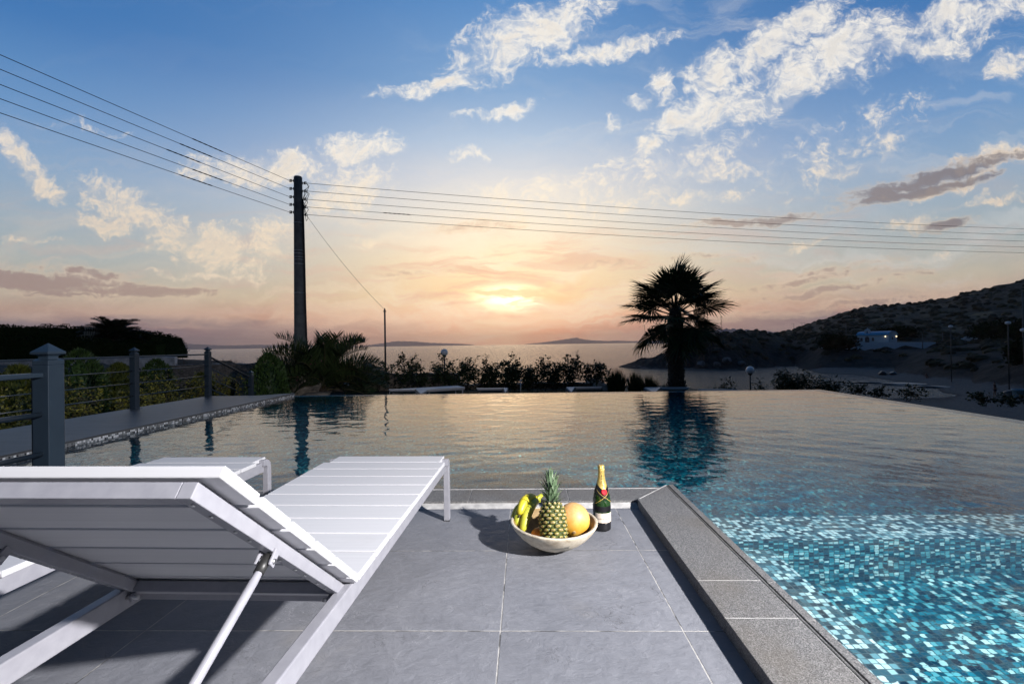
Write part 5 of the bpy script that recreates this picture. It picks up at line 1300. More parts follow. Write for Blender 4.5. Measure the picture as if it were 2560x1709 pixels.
kn = np.exp(-((np.degrees(A_) - 20) / 7.5) ** 2) * np.clip((RR_ - 126) / 6, 0, 1) * np.clip((215 - RR_) / 20, 0, 1)
far_ = np.clip((RR_ - 60) / 40, .25, 1)
flat = np.exp(-((RR_ - 166) / 14) ** 2) * np.clip((np.degrees(A_) - 33.5) / 1.5, 0, 1)
HZ2 = HZ + steep * (1 - .9 * flat) * far_ * (fbm(X_, Y_, 17, 5, 1) * .38 + kn * (np.abs(fbm(X_, Y_, 8, 5, 2)) * 1.3 - .55))
HZ2 += np.clip((RR_ - 230) / 80, 0, 1) * fbm(X_, Y_, 60, 6, 4) * .9
# terraces of the old hill fields
HZ2 += np.clip((RR_ - 215) / 40, 0, 1) * .35 * np.sin(HZ * 2.6 + fbm(X_, Y_, 50, 2, 6))
ix = np.arange(X_.size).reshape(X_.shape); q = np.stack([ix[:-1, :-1], ix[:-1, 1:], ix[1:, 1:], ix[1:, :-1]], -1).reshape(-1, 4)[:, ::-1]
m, t, bb = material('hillside_earth', None, .95); g = t.n('ShaderNodeNewGeometry'); pos = g.outputs['Position']; ps = t.sep(pos)
n1 = t.noise(pos, .09, 7., .68, .5); n2 = t.noise(pos, .6, 6., .7)
hill = t.ramp(t.m('ADD', t.m('MULTIPLY', n1, .55), t.m('MULTIPLY', n2, .45)), [(.36, (.016, .014, .010)), (.48, (.050, .039, .024)), (.57, (.125, .095, .05)), (.66, (.21, .155, .072))])
rockc = t.ramp(n2, [(.35, (.008, .008, .008)), (.6, (.026, .024, .021)), (.75, (.065, .060, .054))])
wr = t.mr(ps[2], -2.5, 3.5); c = t.mix(wr, rockc, hill)
# pebble beach only low down and where it is flat
peb = t.ramp(t.noise(pos, 4.5, 6., .75), [(.35, (.065, .063, .063)), (.65, (.165, .16, .155))])
flatn = t.mr(t.sep(g.outputs['Normal'])[2], .95, .985)
wet = t.mr(ps[2], -6.42, -6.25, .35, 1.)
pb = t.m('MULTIPLY', t.m('MULTIPLY', t.mr(ps[2], -5.3, -5.8), flatn), t.mr(ps[0], 24., 34.))
c = t.mix(pb, c, t.vm('SCALE', peb, sc=wet))
t.put(bb.inputs['Base Color'], c); t.put(bb.inputs['Normal'], t.bump(t.m('ADD', n2, t.noise(pos, 2.5, 4., .7)), .9, .5))
o = np_mesh('bay_hillside', np.stack([X_, Y_, HZ2], -1).reshape(-1, 3), q, m); tag(o, kind='structure')
from bisect import bisect
def ground(x, y):
    a = math.degrees(math.atan2(x, y)); r = math.hypot(x, y); i = min(len(azs) - 2, max(0, bisect(list(azs), a) - 1)); j = min(len(rs) - 2, max(0, bisect(list(rs), r) - 1))
    fa = (a - azs[i]) / (azs[i + 1] - azs[i]); fr_ = (r - rs[j]) / (rs[j + 1] - rs[j]); fa = min(1, max(0, fa)); fr_ = min(1, max(0, fr_))
    return float((HZ2[i, j] * (1 - fr_) + HZ2[i, j + 1] * fr_) * (1 - fa) + (HZ2[i + 1, j] * (1 - fr_) + HZ2[i + 1, j + 1] * fr_) * fa)
# scrub dotting the hill and slope: far too many to count
SCRUB = leafmat('hill_scrub', (.014, .014, .008), (.055, .050, .026), .9, .05)
b = MB()
for i in range(1700):
    a = R(rng.uniform(19, 50)); r = rng.uniform(104, 360) if rng.random() < .75 else rng.uniform(150, 240)
    x, y = r * math.sin(a), r * math.cos(a); z = ground(x, y)
    if z < -4.6 or (150 < r < 184 and R(33.5) < a < R(40.2)): continue
    s_ = rng.uniform(.35, 1.15) * (1 + r / 500); k = 7
    vs = [];
    for ring, (rr_, zz_) in enumerate(((1., -.25), (.95, .25), (.55, .6))):
        for j in range(k): q_ = 6.28 * j / k + ring * .4; e = rng.uniform(.7, 1.25); vs.append((x + s_ * rr_ * e * math.cos(q_), y + s_ * rr_ * e * math.sin(q_), z + s_ * zz_ * rng.uniform(.8, 1.2)))
    vs.append((x, y, z + s_ * rng.uniform(.62, .85))); fs = []
    for ring in (0, 1):
        for j in range(k): fs.append((ring * k + j, ring * k + (j + 1) % k, ring * k + k + (j + 1) % k, ring * k + k + j))
    for j in range(k): fs.append((2 * k + j, 2 * k + (j + 1) % k, 3 * k))
    b.add(vs, fs)
o = b.build('hill_scrub', SCRUB); tag(o, 'dark scrub dotting the hillside across the bay', 'scrub', kind='stuff')
def bush(label, x, y, w_, h_, n=2100, group='dark bushes of the bay slope', leaf=.62):
    z = ground(x, y); T = thing('bush', label, 'bush', (x, y, z - .2), 0, group); b = MB()
    for k in range(7): c = (rng.normal(0, w_ * .22), rng.normal(0, w_ * .2), h_ * rng.uniform(.25, .6)); leaf_cloud(b, shell(n // 7, w_ * .34, w_ * .3, h_ * .42, c, .5), leaf, .2); b.lathe([(w_ * .16 * math.sin(math.pi * i / 8) + .001, c[2] - h_ * .2 * math.cos(math.pi * i / 8)) for i in range(9)], 8, (c[0], c[1], 0))
    b.build('foliage', L_HEDGE, T)
    b = MB(); b.tube([(0, 0, 0), (.1, 0, h_ * .4)], [.12, .07], 6); b.build('stem', WOOD, T)
bush('big black bush left below the white chapel terrace wall', 82., 124., 6.4, 5.2)
bush('wide dark bush behind the chapel, left of its roof lamps', 118., 150., 10., 4.0)
bush('dark bush on the slope right of the chapel wall', 120., 121., 9., 6.)
bush('large black bush at the right edge beside the parked van', 112., 104., 10., 6.5)
bush('dark bush on the beach bank behind the standing person', 78., 74., 6., 4.)
bush('low dark bush near the shore road below the hill', 105., 92., 7., 4.6)
# boulders at the foot of the knoll, flat rocks in the shallows
BOUL = noisy('grey_boulder', (.06, .062, .068), (.15, .15, .155), 1.2, .9, .7, 5., .08)
for i, (px_, py_, d, lab) in enumerate([(46.0, 123.5, 2.9, 'pale boulder at the waterline of the rocky knoll, leftmost and largest'), (49.6, 121.8, 2.4, 'pale boulder at the waterline of the rocky knoll, second from the left'), (52.5, 122.6, 2.9, 'pale boulder of the rocky knoll standing a little higher than its neighbours'), (56.2, 122.0, 2.3, 'pale boulder of the rocky knoll, rightmost of the four'), (39.2, 128.6, 1.8, 'small boulder at the knoll shore right behind the palm trunk')]):
    rock('boulder', lab, (px_, py_, max(ground(px_, py_), -6.3) + d * .22), (d, d * .8, d * .75), BOUL, 'boulders on the knoll shore', 40 + i, 'boulder')
WETR, _, _ = material('wet_rock', (.012, .012, .013), .35)
for i, (x, y, d, lab) in enumerate([(57.2, 79.5, 6.5, 'flat dark rock awash in the bay, leftmost'), (58.6, 75.2, 4.2, 'flat dark rock awash in the bay, between the leftmost and the long one'), (61.5, 76.5, 5.5, 'flat dark rock awash near the beach, broken in the middle of the bay'), (61.0, 70.6, 6.0, 'long flat dark rock awash closest to the beach on the right')]):
    rock('flat_rock', lab, (x, y, S_ + .03), (d, 1.9, .55), WETR, 'flat rocks awash in the bay', 60 + i, 'rock', 3).rotation_euler = (0, 0, R(-38))
for i, (x, y, d, lab) in enumerate([(70.9, 94.3, 1.5, 'dark rock lying on the far beach, left one of two'), (72.6, 94.0, 1.3, 'dark rock lying on the far beach, right one of two')]):
    rock('beach_rock', lab, (x, y, ground(x, y) + .25), (d * 1.3, d, d * .8), WETR, 'rocks on the far beach', 80 + i)
BUOY, _, _ = material('dark_buoy', (.02, .015, .013), .5)
for i, (x, y, lab) in enumerate([(17.4, 90., 'tiny dark buoy on the water left of the palm trunk, the nearer one'), (15.6, 101., 'tiny dark buoy just off the knoll tip, left one'), (16.2, 101.5, 'tiny dark buoy just off the knoll tip, right one'), (19.8, 90.5, 'tiny dark buoy on the water close beside the palm trunk')]):
    b = MB(); b.lathe([(0.001, -.3), (.26, -.2), (.34, 0), (.26, .2), (.1, .3), (.06, .38), (.001, .4)], 14); o = b.build('buoy', BUOY); o.location = (x, y, S_ + .08); tag(o, lab, 'buoy', 'buoys in the bay')

# ------------------------------------------------------------------ chapel
WALLW = noisy('white_limewash', (.36, .44, .51), (.42, .50, .56), 1.5, .85, .2, 8., .01)
ROOFB = noisy('blue_roof_paint', (.03, .22, .42), (.05, .30, .52), 2., .5); DOORB, _, _ = material('dark_blue_door', (.015, .02, .03), .5); TRIM, _, _ = material('pale_blue_trim', (.22, .42, .58), .6)
L_, D_, HE, HR = 7.6, 4.2, 2.15, 3.05
ang_ = math.atan2(-.882, .471)       # the long front runs along local x
T = thing('chapel', 'small white chapel with blue barrel roof and bell gable across the bay', 'chapel', (98.0, 128.0, -.12), ang_)
# local: x along the front from -L_ to 0, y into the building (front at y=0 faces -y)
b = MB(); segs = 14
end = [(0, 0), (0, HE)] + [(D_ / 2 - (D_ / 2 + .0) * math.cos(math.pi * k / segs), HE + (HR - HE) * math.sin(math.pi * k / segs)) for k in range(1, segs)] + [(D_, HE), (D_, 0)]
n = len(end); vs = [(-L_, y, z) for y, z in end] + [(0, y, z) for y, z in end]
b.add(vs, [tuple(range(n)), tuple(range(2 * n - 1, n - 1, -1))] + [(i, n + i, n + (i + 1) % n, (i + 1) % n) for i in range(n)])
wallo = b.build('wall', WALLW, T)
b = MB(); ro = []; th = .12; ov = .22
arc = [(D_ / 2 - (D_ / 2 + ov) * math.cos(math.pi * k / 18), HE - .10 + (HR - HE + .14) * math.sin(math.pi * k / 18)) for k in range(19)]
vs = []
for x in (-L_ - .15, .12):
    for y, z in arc: vs += [(x, y, z), (x, y + (y - D_ / 2) * .02, z + th)]
fs = []; m_ = 38
for k in range(18): fs += [(k * 2 + 1, k * 2 + 3, m_ + k * 2 + 3, m_ + k * 2 + 1), (k * 2, m_ + k * 2, m_ + k * 2 + 2, k * 2 + 2), (k * 2, k * 2 + 2, k * 2 + 3, k * 2 + 1), (m_ + k * 2, m_ + k * 2 + 1, m_ + k * 2 + 3, m_ + k * 2 + 2)]
fs += [(0, 1, m_ + 1, m_), (36, m_ + 36, m_ + 37, 37)]
b.add(vs, fs); b.build('roof', ROOFB, T)
def arch(mb, xc, z0, w_, h_, y0, y1, mi=0, k=10):
    out = [(xc - w_ / 2, z0), (xc - w_ / 2, z0 + h_ - w_ / 2)] + [(xc - w_ / 2 * math.cos(math.pi * i / k), z0 + h_ - w_ / 2 + w_ / 2 * math.sin(math.pi * i / k)) for i in range(1, k)] + [(xc + w_ / 2, z0 + h_ - w_ / 2), (xc + w_ / 2, z0)]
    n = len(out); mb.add([(x, y0, z) for x, z in out] + [(x, y1, z) for x, z in out], [tuple(range(n)), tuple(range(2 * n - 1, n - 1, -1))] + [(i, n + i, n + (i + 1) % n, (i + 1) % n) for i in range(n)], mi)
xd = -5.15
b = MB(); arch(b, xd, 0, 1.05, 1.75, -.07, .05); do_ = b.build('door', DOORB, T)
b = MB(); b.box((xd + .12, -.08, .85), (.06, .03, .12)); b.build('handle', STEEL, do_)
for xw in (-6.55, -3.75):
    b = MB(); arch(b, xw, .50, .58, .95, -.05, .05); wo_ = b.build('window', DOORB, T)
    b = MB(); b.bx(xw - .36, xw + .36, -.10, .02, .42, .50); b.build('sill', WALLW, wo_)
b = MB(); b.bx(-.0, .04, 1.6, 2.1, .9, 1.55); b.build('window', DOORB, T)
# bell gable over the door
b = MB(); z0 = HE - .05; ww = 1.35; k = 12
outer_ = [(-ww / 2, 0), (-ww / 2, 1.15)] + [(-ww / 2 * math.cos(math.pi * i / k), 1.15 + .62 * math.sin(math.pi * i / k)) for i in range(1, k)] + [(ww / 2, 1.15), (ww / 2, 0)]
inner_ = [(-.30 * math.cos(2 * math.pi * i / 16 + math.pi / 2), .88 + .40 * math.sin(2 * math.pi * i / 16 + math.pi / 2)) for i in range(16)]
b.bx(xd - ww / 2, xd - .30, -.02, .40, z0, z0 + 1.15); b.bx(xd + .30, xd + ww / 2, -.02, .40, z0, z0 + 1.15); b.bx(xd - .30, xd + .30, -.018, .398, z0, z0 + .48)
oa = [(-ww / 2 * math.cos(math.pi * i / k), 1.15 + .66 * math.sin(math.pi * i / k)) for i in range(k + 1)]; ia = [(-.30 * math.cos(math.pi * i / k), 1.0 + .32 * math.sin(math.pi * i / k)) for i in range(k + 1)]
for i in range(k):
    q4 = [oa[i], oa[i + 1], ia[i + 1], ia[i]]; b.add([(xd + x, -.02, z0 + z) for x, z in q4] + [(xd + x, .40, z0 + z) for x, z in q4], [(0, 1, 2, 3), (7, 6, 5, 4), (0, 4, 5, 1), (2, 6, 7, 3)])
bg_ = b.build('bell_gable', WALLW, T)
b = MB(); b.lathe([(.001, .36), (.07, .34), (.10, .22), (.13, .08), (.17, .0), (.15, 0), (.001, .05)], 16, (xd, .2, z0 + .66)); b.tube([(xd, .2, z0 + 1.0), (xd, .2, z0 + 1.3)], .02, 6); b.build('bell', DARK_M, bg_)
b = MB(); b.bar((xd, .2, z0 + 1.78), (xd, .2, z0 + 2.15), .05, .05); b.bar((xd - .12, .2, z0 + 2.02), (xd + .12, .2, z0 + 2.02), .05, .05); b.build('cross', WALLW, bg_)
LIT, t, bb = material('lit_lamp', (1, .8, .5), .5); bb.inputs['Emission Color'].default_value = (1, .72, .42, 1); bb.inputs['Emission Strength'].default_value = 6.0
for x, y in ((-.75, -.12), (.13, D_ * .88)):
    b = MB(); b.lathe([(.001, -.09), (.10, -.05), (.10, .05), (.001, .09)], 12, (x, y, HE - .45)); b.box((x + (.0 if y < 0 else -.08), y + (.08 if y < 0 else 0), HE - .40), (.06, .08, .06) if y < 0 else (.08, .06, .06)); b.build('wall_lamp', LIT, T)
WALLT = noisy('white_wall_paint', (.66, .72, .78), (.74, .79, .84), 1.5, .85)
# terrace wall before it
def wall_seg(a, b_, z0a, z1a, z0b, z1b, th=.35):
    mb = MB(); a = Vector(a); b2 = Vector(b_); d_ = (b2 - a).normalized(); n_ = Vector((-d_.y, d_.x)) * th / 2
    pts = [(a + n_, z0a, z1a), (a - n_, z0a, z1a), (b2 - n_, z0b, z1b), (b2 + n_, z0b, z1b)]
    mb.add([(p.x, p.y, z) for p, z, _ in pts] + [(p.x, p.y, z) for p, _, z in pts], [(3, 2, 1, 0), (4, 5, 6, 7), (0, 1, 5, 4), (1, 2, 6, 5), (2, 3, 7, 6), (3, 0, 4, 7)]); return mb
o = wall_seg((86.3, 127.6), (109.3, 127.), -2.6, .12, -2.6, -.10).build('terrace_wall', WALLT); tag(o, 'long low white wall in front of the chapel across the bay', 'wall')
o = wall_seg((80.6, 128.6), (83.4, 128.2), -1.7, -.05, -1.7, -.05).build('terrace_wall', WALLT); tag(o, 'short white wall piece left of the black bush by the chapel', 'wall')
rock('pale_stone', 'pale stone resting on the short white wall left of the chapel', (82.6, 128.2, .25), (1.2, .8, .8), WALLW, None, 5, 'stone', 2)
# shore road, bollards, van, poles, lamps
ROAD, _, _ = material('shore_road', (.05, .05, .052), .9)
VANP, _, _ = material('white_car_paint', (.42, .43, .45), .35); CARG, _, _ = material('car_glass', (.01, .012, .015), .1); TYRE, _, _ = material('tyre', (.012, .012, .012), .8)
TAIL, t, bb = material('tail_light', (.4, .01, .01), .4); bb.inputs['Emission Color'].default_value = (1, .08, .03, 1); bb.inputs['Emission Strength'].default_value = 2.2
vx, vy = 127.2, 136.; vz = ground(vx, vy)
T = thing('parked_van', 'white estate car parked near the shore road below the hill, red tail light on', 'car', (vx, vy, vz + .05), R(-42))
b = MB(); sil = [(-2.1, .38), (-2.15, .80), (-2.0, 1.0), (-1.85, 1.05), (-1.55, 1.52), (-1.2, 1.60), (.5, 1.58), (1.05, 1.06), (1.95, .92), (2.12, .70), (2.1, .36)]
n = len(sil); b.add([(x, -.84 + (.10 if z > 1.1 else 0), z) for x, z in sil] + [(x, .84 - (.10 if z > 1.1 else 0), z) for x, z in sil], [tuple(range(n)), tuple(range(2 * n - 1, n - 1, -1))] + [(i, n + i, n + (i + 1) % n, (i + 1) % n) for i in range(n)]); b.build('body', VANP, T, bevel=.05)
for s in (-1, 1):
    for x0, x1, sl in ((-1.45, -.75, .15), (-.68, .05, 0), (.12, .72, -.2)):
        b = MB(); y_ = s * .80; b.add([(x0 - .05, y_ + s * .015, 1.10), (x1 + .12 * (x1 > .5), y_ + s * .015, 1.10), (x1 - .15 * (x1 > .5), y_ - s * .05, 1.47), (x0 + sl * .6, y_ - s * .05, 1.47)], [(0, 1, 2, 3)] if s < 0 else [(3, 2, 1, 0)]); b.build('side_window', CARG, T)
    for x in (-1.35, 1.35):
        b = MB(); b.tube([(x, s * .66, .32), (x, s * .88, .32)], .32, 20, 0, False); w_o = b.build('wheel', TYRE, T); b = MB(); b.tube([(x, s * .88, .32), (x, s * .895, .32)], .19, 16, 0, False); b.build('rim', ZINC, w_o)
    b = MB(); b.box((-2.13, s * .66, .82), (.06, .22, .16)); b.build('tail_light', TAIL if s < 0 else RED, T)
for i, lab in enumerate(['white bollard by the shore road, furthest left of the row', 'white bollard by the shore road, second from the left', 'white bollard immediately left of the parked van', 'white bollard in front of the parked van bonnet', 'white bollard immediately right of the parked van', 'white bollard by the shore road, furthest right of the row']):
    x = (118.2, 120.6, 123.2, 126.2, 128.6, 130.4)[i]; y = 131.5 + .2 * i; z = ground(x, y)
    b = MB(); b.lathe([(.001, -.3), (.28, -.3), (.30, .35), (.24, .55), (.10, .66), (.001, .68)], 12); o = b.build('bollard', WALLW); o.location = (x, y, z + .2); tag(o, lab, 'bollard', 'white bollards along the shore road')
def far_pole(label, x, y, zt, zb, r=.09, group='far utility poles across the bay'):
    z0 = min(zb, ground(x, y)) - .2; T = thing('utility_pole', label, 'utility pole', (x, y, z0), 0, group); b = MB(); b.tube([(0, 0, 0), (0, 0, zt - z0)], [r * 1.2, r * .8], 8); b.build('shaft', CONC, T); b = MB(); b.bar((-.7, 0, zt - z0 - .4), (.7, 0, zt - z0 - .4), .07, .07); b.build('cross_arm', CONC, T)
for a in [('far thin utility pole standing just left of the chapel', 94.9, 140., 5.9, .29), ('far thin utility pole on the hillside above the chapel right end', 151.3, 190., 10.7, 5.9), ('far thin utility pole on the hillside between the two hillside globe lamps side', 174.6, 200., 10.7, 6.4), ('far thin utility pole high on the hillside near the right edge', 194.3, 200., 13.3, 7.1), ('far short utility pole in front of the white chapel wall right half', 103.5, 124., 2.25, -1.2), ('far short utility pole just right of the white chapel wall', 113.9, 130., 2.4, -.1)]: far_pole(*a)
far_pole('large utility pole at the right edge of the picture before the hill', 93.65, 90., 9.2, 1.8, .14)
def far_globe(label, x, y, zc, r):
    z0 = ground(x, y); T = thing('street_globe_lamp', label, 'street lamp', (x, y, z0), 0, 'globe street lamps across the bay'); b = MB(); b.tube([(0, 0, -.2), (0, 0, zc - z0 - r)], .06, 8); b.build('lamp_post', DARK_M, T); b = MB(); b.lathe([(r * 1.25 * math.sin(math.pi * i / 16) + 1e-3, zc - z0 - r * .85 * math.cos(math.pi * i / 16)) for i in range(17)], 20); b.build('globe', GLOBE, T)
far_globe('far white globe street lamp before the hillside, leftmost of three', 66.96, 75., 2.73, .24); far_globe('far white globe street lamp, middle and highest of three', 62.6, 62., 2.77, .24); far_globe('far white globe street lamp at the right picture edge', 62.46, 60., 1.79, .26)
for lab, x, y, zt in [('tiny street lamp on the hill ridge, leftmost of three', 170.9, 300., 11.3), ('tiny street lamp on the hill ridge, middle of three', 176.0, 300., 11.8), ('tiny street lamp on the hill ridge, rightmost of three', 177.9, 300., 11.7)]:
    z0 = ground(x, y); T = thing('ridge_lamp', lab, 'street lamp', (x, y, z0), 0, 'street lamps on the hill ridge'); b = MB(); b.tube([(0, 0, -.3), (0, 0, zt - z0)], .10, 6); b.build('lamp_post', DARK_M, T); b = MB(); b.bar((0, 0, zt - z0), (-1.5, 0, zt - z0 + .1), .12, .10); b.build('lamp_arm', DARK_M, T)

# ------------------------------------------------------------------ people on the beach, the tub, plants along the bank
SKIN = noisy('skin', (.16, .085, .06), (.20, .11, .08), 8., .6); CLOTH, _, _ = material('dark_red_cloth', (.05, .012, .012), .8); CLOTHB, _, _ = material('dark_blue_cloth', (.012, .016, .035), .8); HAIR, _, _ = material('dark_hair', (.010, .007, .005), .6)
def skin_mesh(name, nodes, edges, mat, parent, root=0, sub=2):
    me = bpy.data.meshes.new(name); me.from_pydata([n_[0] for n_ in nodes], edges, []); o = bpy.data.objects.new(name, me); link(o, parent)
    o.modifiers.new('skin', 'SKIN'); sv = me.skin_vertices[0].data if me.skin_vertices else None
    if sv is None:
        bm = bmesh.new(); bm.from_mesh(me); bm.verts.layers.skin.verify(); bm.to_mesh(me); bm.free(); sv = me.skin_vertices[0].data
    for i, n_ in enumerate(nodes): sv[i].radius = n_[1] if isinstance(n_[1], tuple) else (n_[1], n_[1]); sv[i].use_root = (i == root)
    s_ = o.modifiers.new('sub', 'SUBSURF'); s_.levels = s_.render_levels = sub; me.materials.append(mat); o.modifiers['skin'].use_smooth_shade = True
    return o
def hand(nodes, edges, wrist, at, d):
    """palm, four fingers of different length and a thumb from the side of the palm"""
    d = Vector(d).normalized(); s_ = d.cross(Vector((0, 1, .1))).normalized(); a = Vector(at); k = len(nodes)
    nodes.append((tuple(a + d * .05), .026)); edges.append((wrist, k))
    for j, l in enumerate((.065, .075, .07, .055)):
        b0 = a + d * .085 + s_ * (.022 * (j - 1.5)); n0 = len(nodes); nodes += [(tuple(b0), .009), (tuple(b0 + d * l * .55 + Vector((0, .008, 0))), .008), (tuple(b0 + d * l + Vector((0, .022, 0))), .007)]; edges += [(k, n0), (n0, n0 + 1), (n0 + 1, n0 + 2)]
    t0 = len(nodes); b0 = a + d * .045 - s_ * .035; nodes += [(tuple(b0), .010), (tuple(b0 + d * .035 - s_ * .018), .008)]; edges += [(k, t0), (t0, t0 + 1)]
def standing_person():
    px_, py_ = 55.9, 57.0; T = thing('person', 'person standing on the pebble beach in dark clothes, seen from afar', 'person', (px_, py_, ground(px_, py_)), R(25))
    N = [((0, 0, .93), (.15, .11)), ((0, 0, 1.10), (.135, .10)), ((0, .0, 1.28), (.16, .11)), ((0, .01, 1.42), (.13, .085)), ((0, .0, 1.50), .055), ((0, -.01, 1.565), .075), ((0, -.005, 1.65), .092), ((0, 0, 1.715), .068),
         ((.17, 0, 1.40), .06), ((.22, .02, 1.14), .045), ((.20, -.10, .92), .034), ((-.17, 0, 1.40), .06), ((-.23, .02, 1.14), .045), ((-.24, -.02, .88), .034),
         ((.10, 0, .86), .095), ((.11, -.02, .48), .062), ((.12, .03, .09), .040), ((.13, -.12, .035), .036), ((-.10, 0, .86), .095), ((-.12, .03, .48), .062), ((-.13, .09, .09), .040), ((-.15, -.06, .035), .036)]
    E = [(0, 1), (1, 2), (2, 3), (3, 4), (4, 5), (5, 6), (6, 7), (3, 8), (8, 9), (9, 10), (3, 11), (11, 12), (12, 13), (0, 14), (14, 15), (15, 16), (16, 17), (0, 18), (18, 19), (19, 20), (20, 21)]
    hand(N, E, 10, (.20, -.10, .90), (-.02, -.1, -1)); hand(N, E, 13, (-.24, -.02, .86), (0, -.05, -1))
    skin_mesh('body', N, E, SKIN, T)
    sh = [((0, 0, .92), (.17, .13)), ((.105, -.005, .74), (.105, .105)), ((.11, -.012, .56), (.085, .085)), ((-.105, .01, .74), (.105, .105)), ((-.115, .02, .56), (.085, .085))]
    skin_mesh('shorts', sh, [(0, 1), (1, 2), (0, 3), (3, 4)], CLOTHB, T)
    tp = [((0, 0, .98), (.155, .118)), ((0, 0, 1.12), (.145, .11)), ((0, 0, 1.28), (.172, .12)), ((0, .008, 1.41), (.14, .095)), ((.18, 0, 1.385), (.07, .07)), ((.215, .012, 1.25), (.06, .06)), ((-.18, 0, 1.385), (.07, .07)), ((-.22, .012, 1.25), (.06, .06))]
    skin_mesh('shirt', tp, [(0, 1), (1, 2), (2, 3), (3, 4), (4, 5), (3, 6), (6, 7)], CLOTH, T)
    skin_mesh('hair', [((0, .03, 1.62), .085), ((0, .015, 1.70), .090), ((0, 0, 1.735), .06)], [(0, 1), (1, 2)], HAIR, T)
    b = MB(); b.lathe([(.001, -.018), (.012, -.010), (.014, 0), (.001, .012)], 8, (0, -.105, 1.62)); b.build('nose', SKIN, T)
    for s in (-1, 1): b = MB(); b.lathe([(.001, -.012), (.010, 0), (.001, .012)], 8, (s * .035, -.085, 1.655)); b.build('eye', HAIR, T)
standing_person()
def sitting_person():
    px_, py_ = 70.2, 83.4; T = thing('person', 'person sitting on the far beach at the foot of the slope', 'person', (px_, py_, ground(px_, py_)), R(-20))
    N = [((0, 0, .14), (.16, .13)), ((0, .05, .32), (.14, .11)), ((0, .06, .52), (.16, .11)), ((0, .03, .64), (.12, .085)), ((0, .01, .71), .055), ((0, -.01, .78), .078), ((0, -.005, .86), .092), ((0, 0, .92), .066),
         ((.17, .03, .62), .06), ((.24, -.10, .42), .045), ((.15, -.30, .44), .034), ((-.17, .03, .62), .06), ((-.24, -.10, .42), .045), ((-.15, -.30, .44), .034),
         ((.10, -.08, .14), .095), ((.13, -.42, .46), .062), ((.12, -.62, .09), .042), ((.12, -.75, .04), .036), ((-.10, -.08, .14), .095), ((-.13, -.42, .44), .062), ((-.12, -.62, .09), .042), ((-.12, -.75, .04), .036)]
    E = [(0, 1), (1, 2), (2, 3), (3, 4), (4, 5), (5, 6), (6, 7), (3, 8), (8, 9), (9, 10), (3, 11), (11, 12), (12, 13), (0, 14), (14, 15), (15, 16), (16, 17), (0, 18), (18, 19), (19, 20), (20, 21)]
    hand(N, E, 10, (.15, -.30, .44), (-.3, -.9, -.2)); hand(N, E, 13, (-.15, -.30, .44), (.3, -.9, -.2))
    skin_mesh('body', N, E, SKIN, T)
    skin_mesh('shirt', [((0, .02, .20), (.165, .135)), ((0, .05, .34), (.15, .12)), ((0, .06, .52), (.172, .12)), ((0, .03, .63), (.13, .095)), ((.18, .03, .605), (.07, .07)), ((-.18, .03, .605), (.07, .07))], [(0, 1), (1, 2), (2, 3), (3, 4), (3, 5)], CLOTH, T)
    skin_mesh('hair', [((0, .03, .83), .085), ((0, .015, .91), .090), ((0, 0, .945), .06)], [(0, 1), (1, 2)], HAIR, T)
sitting_person()
TUBM = noisy('pale_blue_plastic', (.07, .16, .22), (.10, .20, .27), 3., .5)
tx, ty = 56.3, 54.6; tz = ground(tx, ty)
b = MB(); b.lathe([(.001, 0), (.50, 0), (.54, .04), (.60, .80), (.66, .82), (.67, .90), (.63, .92), (.58, .88), (.52, .12), (.001, .08)], 28, (0, 0, 0)); o = b.build('plastic_tub', TUBM); o.location = (tx, ty, tz - .02); o.scale = (1.05, 1.05, 1.1); tag(o, 'pale blue plastic tub standing on the beach at the right edge', 'tub')
rock('dark_mound', 'dark rounded mound on the beach between the standing person and the blue tub', (56.4, 55.8, ground(56.4, 55.8) + .2), (1.5, 1.0, 1.1), WETR, None, 21, 'mound')
for i, (x, y, zt, w_, lab) in enumerate([(12.6, 20.3, -1.0, .5, 'small leafy plant on the dark bank, left end beside the flowering shrub'), (13.6, 19.6, -.82, .6, 'small leafy plant on the dark bank with a taller tuft, below the flat rocks'), (14.1, 19.0, -.98, .4, 'tiny leafy plant on the dark bank, between two larger ones'), (14.9, 18.6, -.92, .75, 'wide leafy plant on the dark bank before the beach'), (16.3, 17.0, -1.02, .7, 'leafy plant on the dark bank below the standing person, left one'), (16.9, 16.7, -1.12, .6, 'leafy plant on the dark bank below the standing person, right one'), (17.3, 16.2, -1.05, .8, 'leafy plant on the dark bank close to the blue tub')]):
    branchy_shrub(lab, x, y, -1.5, zt, w_, L_DARK, 4, .09, .7, 'small plants along the dark bank', .6)

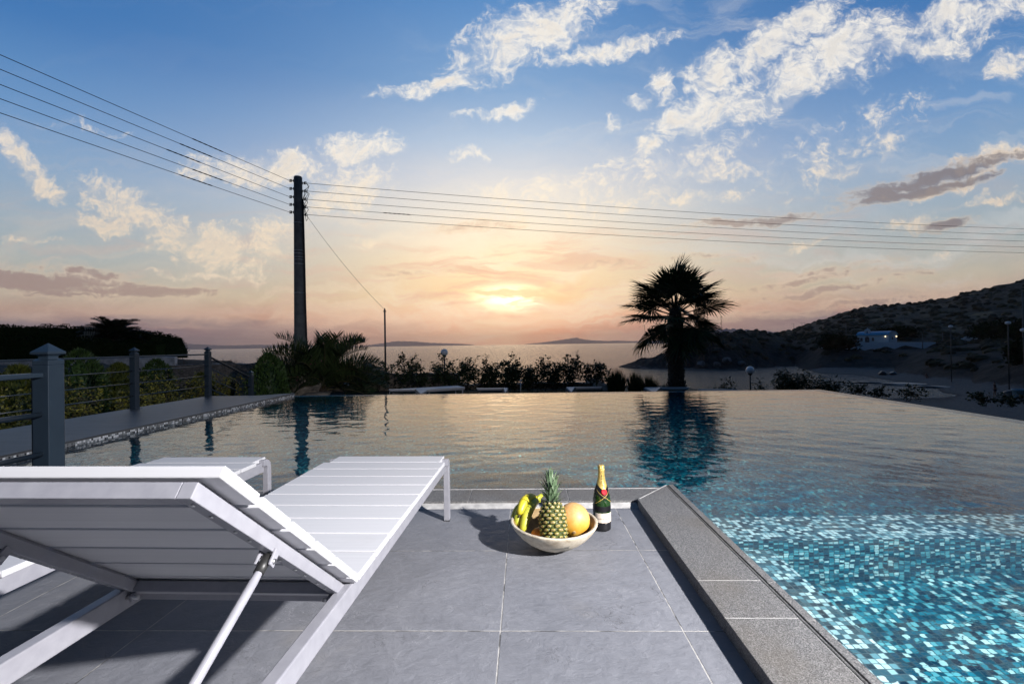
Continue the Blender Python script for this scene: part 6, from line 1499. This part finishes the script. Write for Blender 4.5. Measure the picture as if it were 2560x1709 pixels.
# ------------------------------------------------------------------ islands on the horizon
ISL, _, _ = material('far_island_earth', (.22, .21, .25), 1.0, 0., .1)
def island(name, pts, dist, depth):
    """ridge of a far island: (azimuth in degrees, slope seen) give real heights at its distance"""
    a0 = np.array([p_[0] for p_ in pts]); h0 = np.array([p_[1] for p_ in pts]) * dist
    a = np.linspace(a0[0], a0[-1], 160); h = np.interp(a, a0, h0); h = h * (1 + .05 * np.sin(a * 9) + .03 * np.sin(a * 23 + 1)) ; ar = np.radians(a); vs = []
    for k, (f, hh) in enumerate(((-1, 0), (-.5, .45), (-.15, .85), (0, 1), (.2, .8), (1, 0))):
        d_ = dist + f * depth; vs.append(np.stack([d_ * np.sin(ar), d_ * np.cos(ar), S_ - 1 + (h + 4 - S_ * 0 + 3.4) * hh * (1 + .10 * np.sin(a * 13 + k * 2) * (hh < .9))], -1))
    V_ = np.stack(vs, 1).reshape(-1, 3); q = []
    for i in range(159):
        for k in range(5): q.append((i * 6 + k, i * 6 + k + 1, i * 6 + 7 + k, i * 6 + 6 + k))
    o = np_mesh(name, V_, np.array(q)[:, ::-1], ISL); tag(o, kind='structure')
island('distant_hills', [(-41.5, .001), (-40.27, .0060), (-36.99, .0102), (-33.24, .0056), (-30, .0065), (-24, .003), (-19, .001)], 11600, 900)
island('distant_hills', [(-19.5, .001), (-17.8, .0045), (-15.5, .0103), (-13.2, .0092), (-11.3, .0058), (-8.5, .0035), (-6.2, .0008)], 11400, 900)
island('distant_hills', [(.2, .0005), (2.2, .0030), (4.4, .0078), (6.3, .0125), (7.2, .0085), (8.2, .0062), (10.1, .0040), (11.0, .0048), (12, .0038), (14, .0028), (15.6, .0012)], 11300, 900)
island('distant_hills', [(14.6, .001), (16.2, .0055), (18.3, .0162), (20.2, .021), (22.5, .0245), (24.4, .0236), (25.8, .0205), (27.5, .017), (30, .012), (34, .004)], 2900, 550)
# ------------------------------------------------------------------ air between here and the islands
HZM = bpy.data.materials.new('sea_haze'); HZM.use_nodes = True; nt = HZM.node_tree; nt.nodes.remove(nt.nodes['Principled BSDF'])
pv = nt.nodes.new('ShaderNodeVolumePrincipled'); pv.inputs['Color'].default_value = (1.0, .84, .80, 1); pv.inputs['Density'].default_value = HAZE; pv.inputs['Anisotropy'].default_value = .72
nt.links.new(pv.outputs[0], nt.nodes['Material Output'].inputs['Volume'])
if HAZE > 0:
    b = MB(); b.bx(-11000, 11000, -200, 12700, S_ - 4, 230); o = b.build('haze', HZM); tag(o, 'thin bluish sea haze filling the air out to the islands', 'haze', kind='stuff')
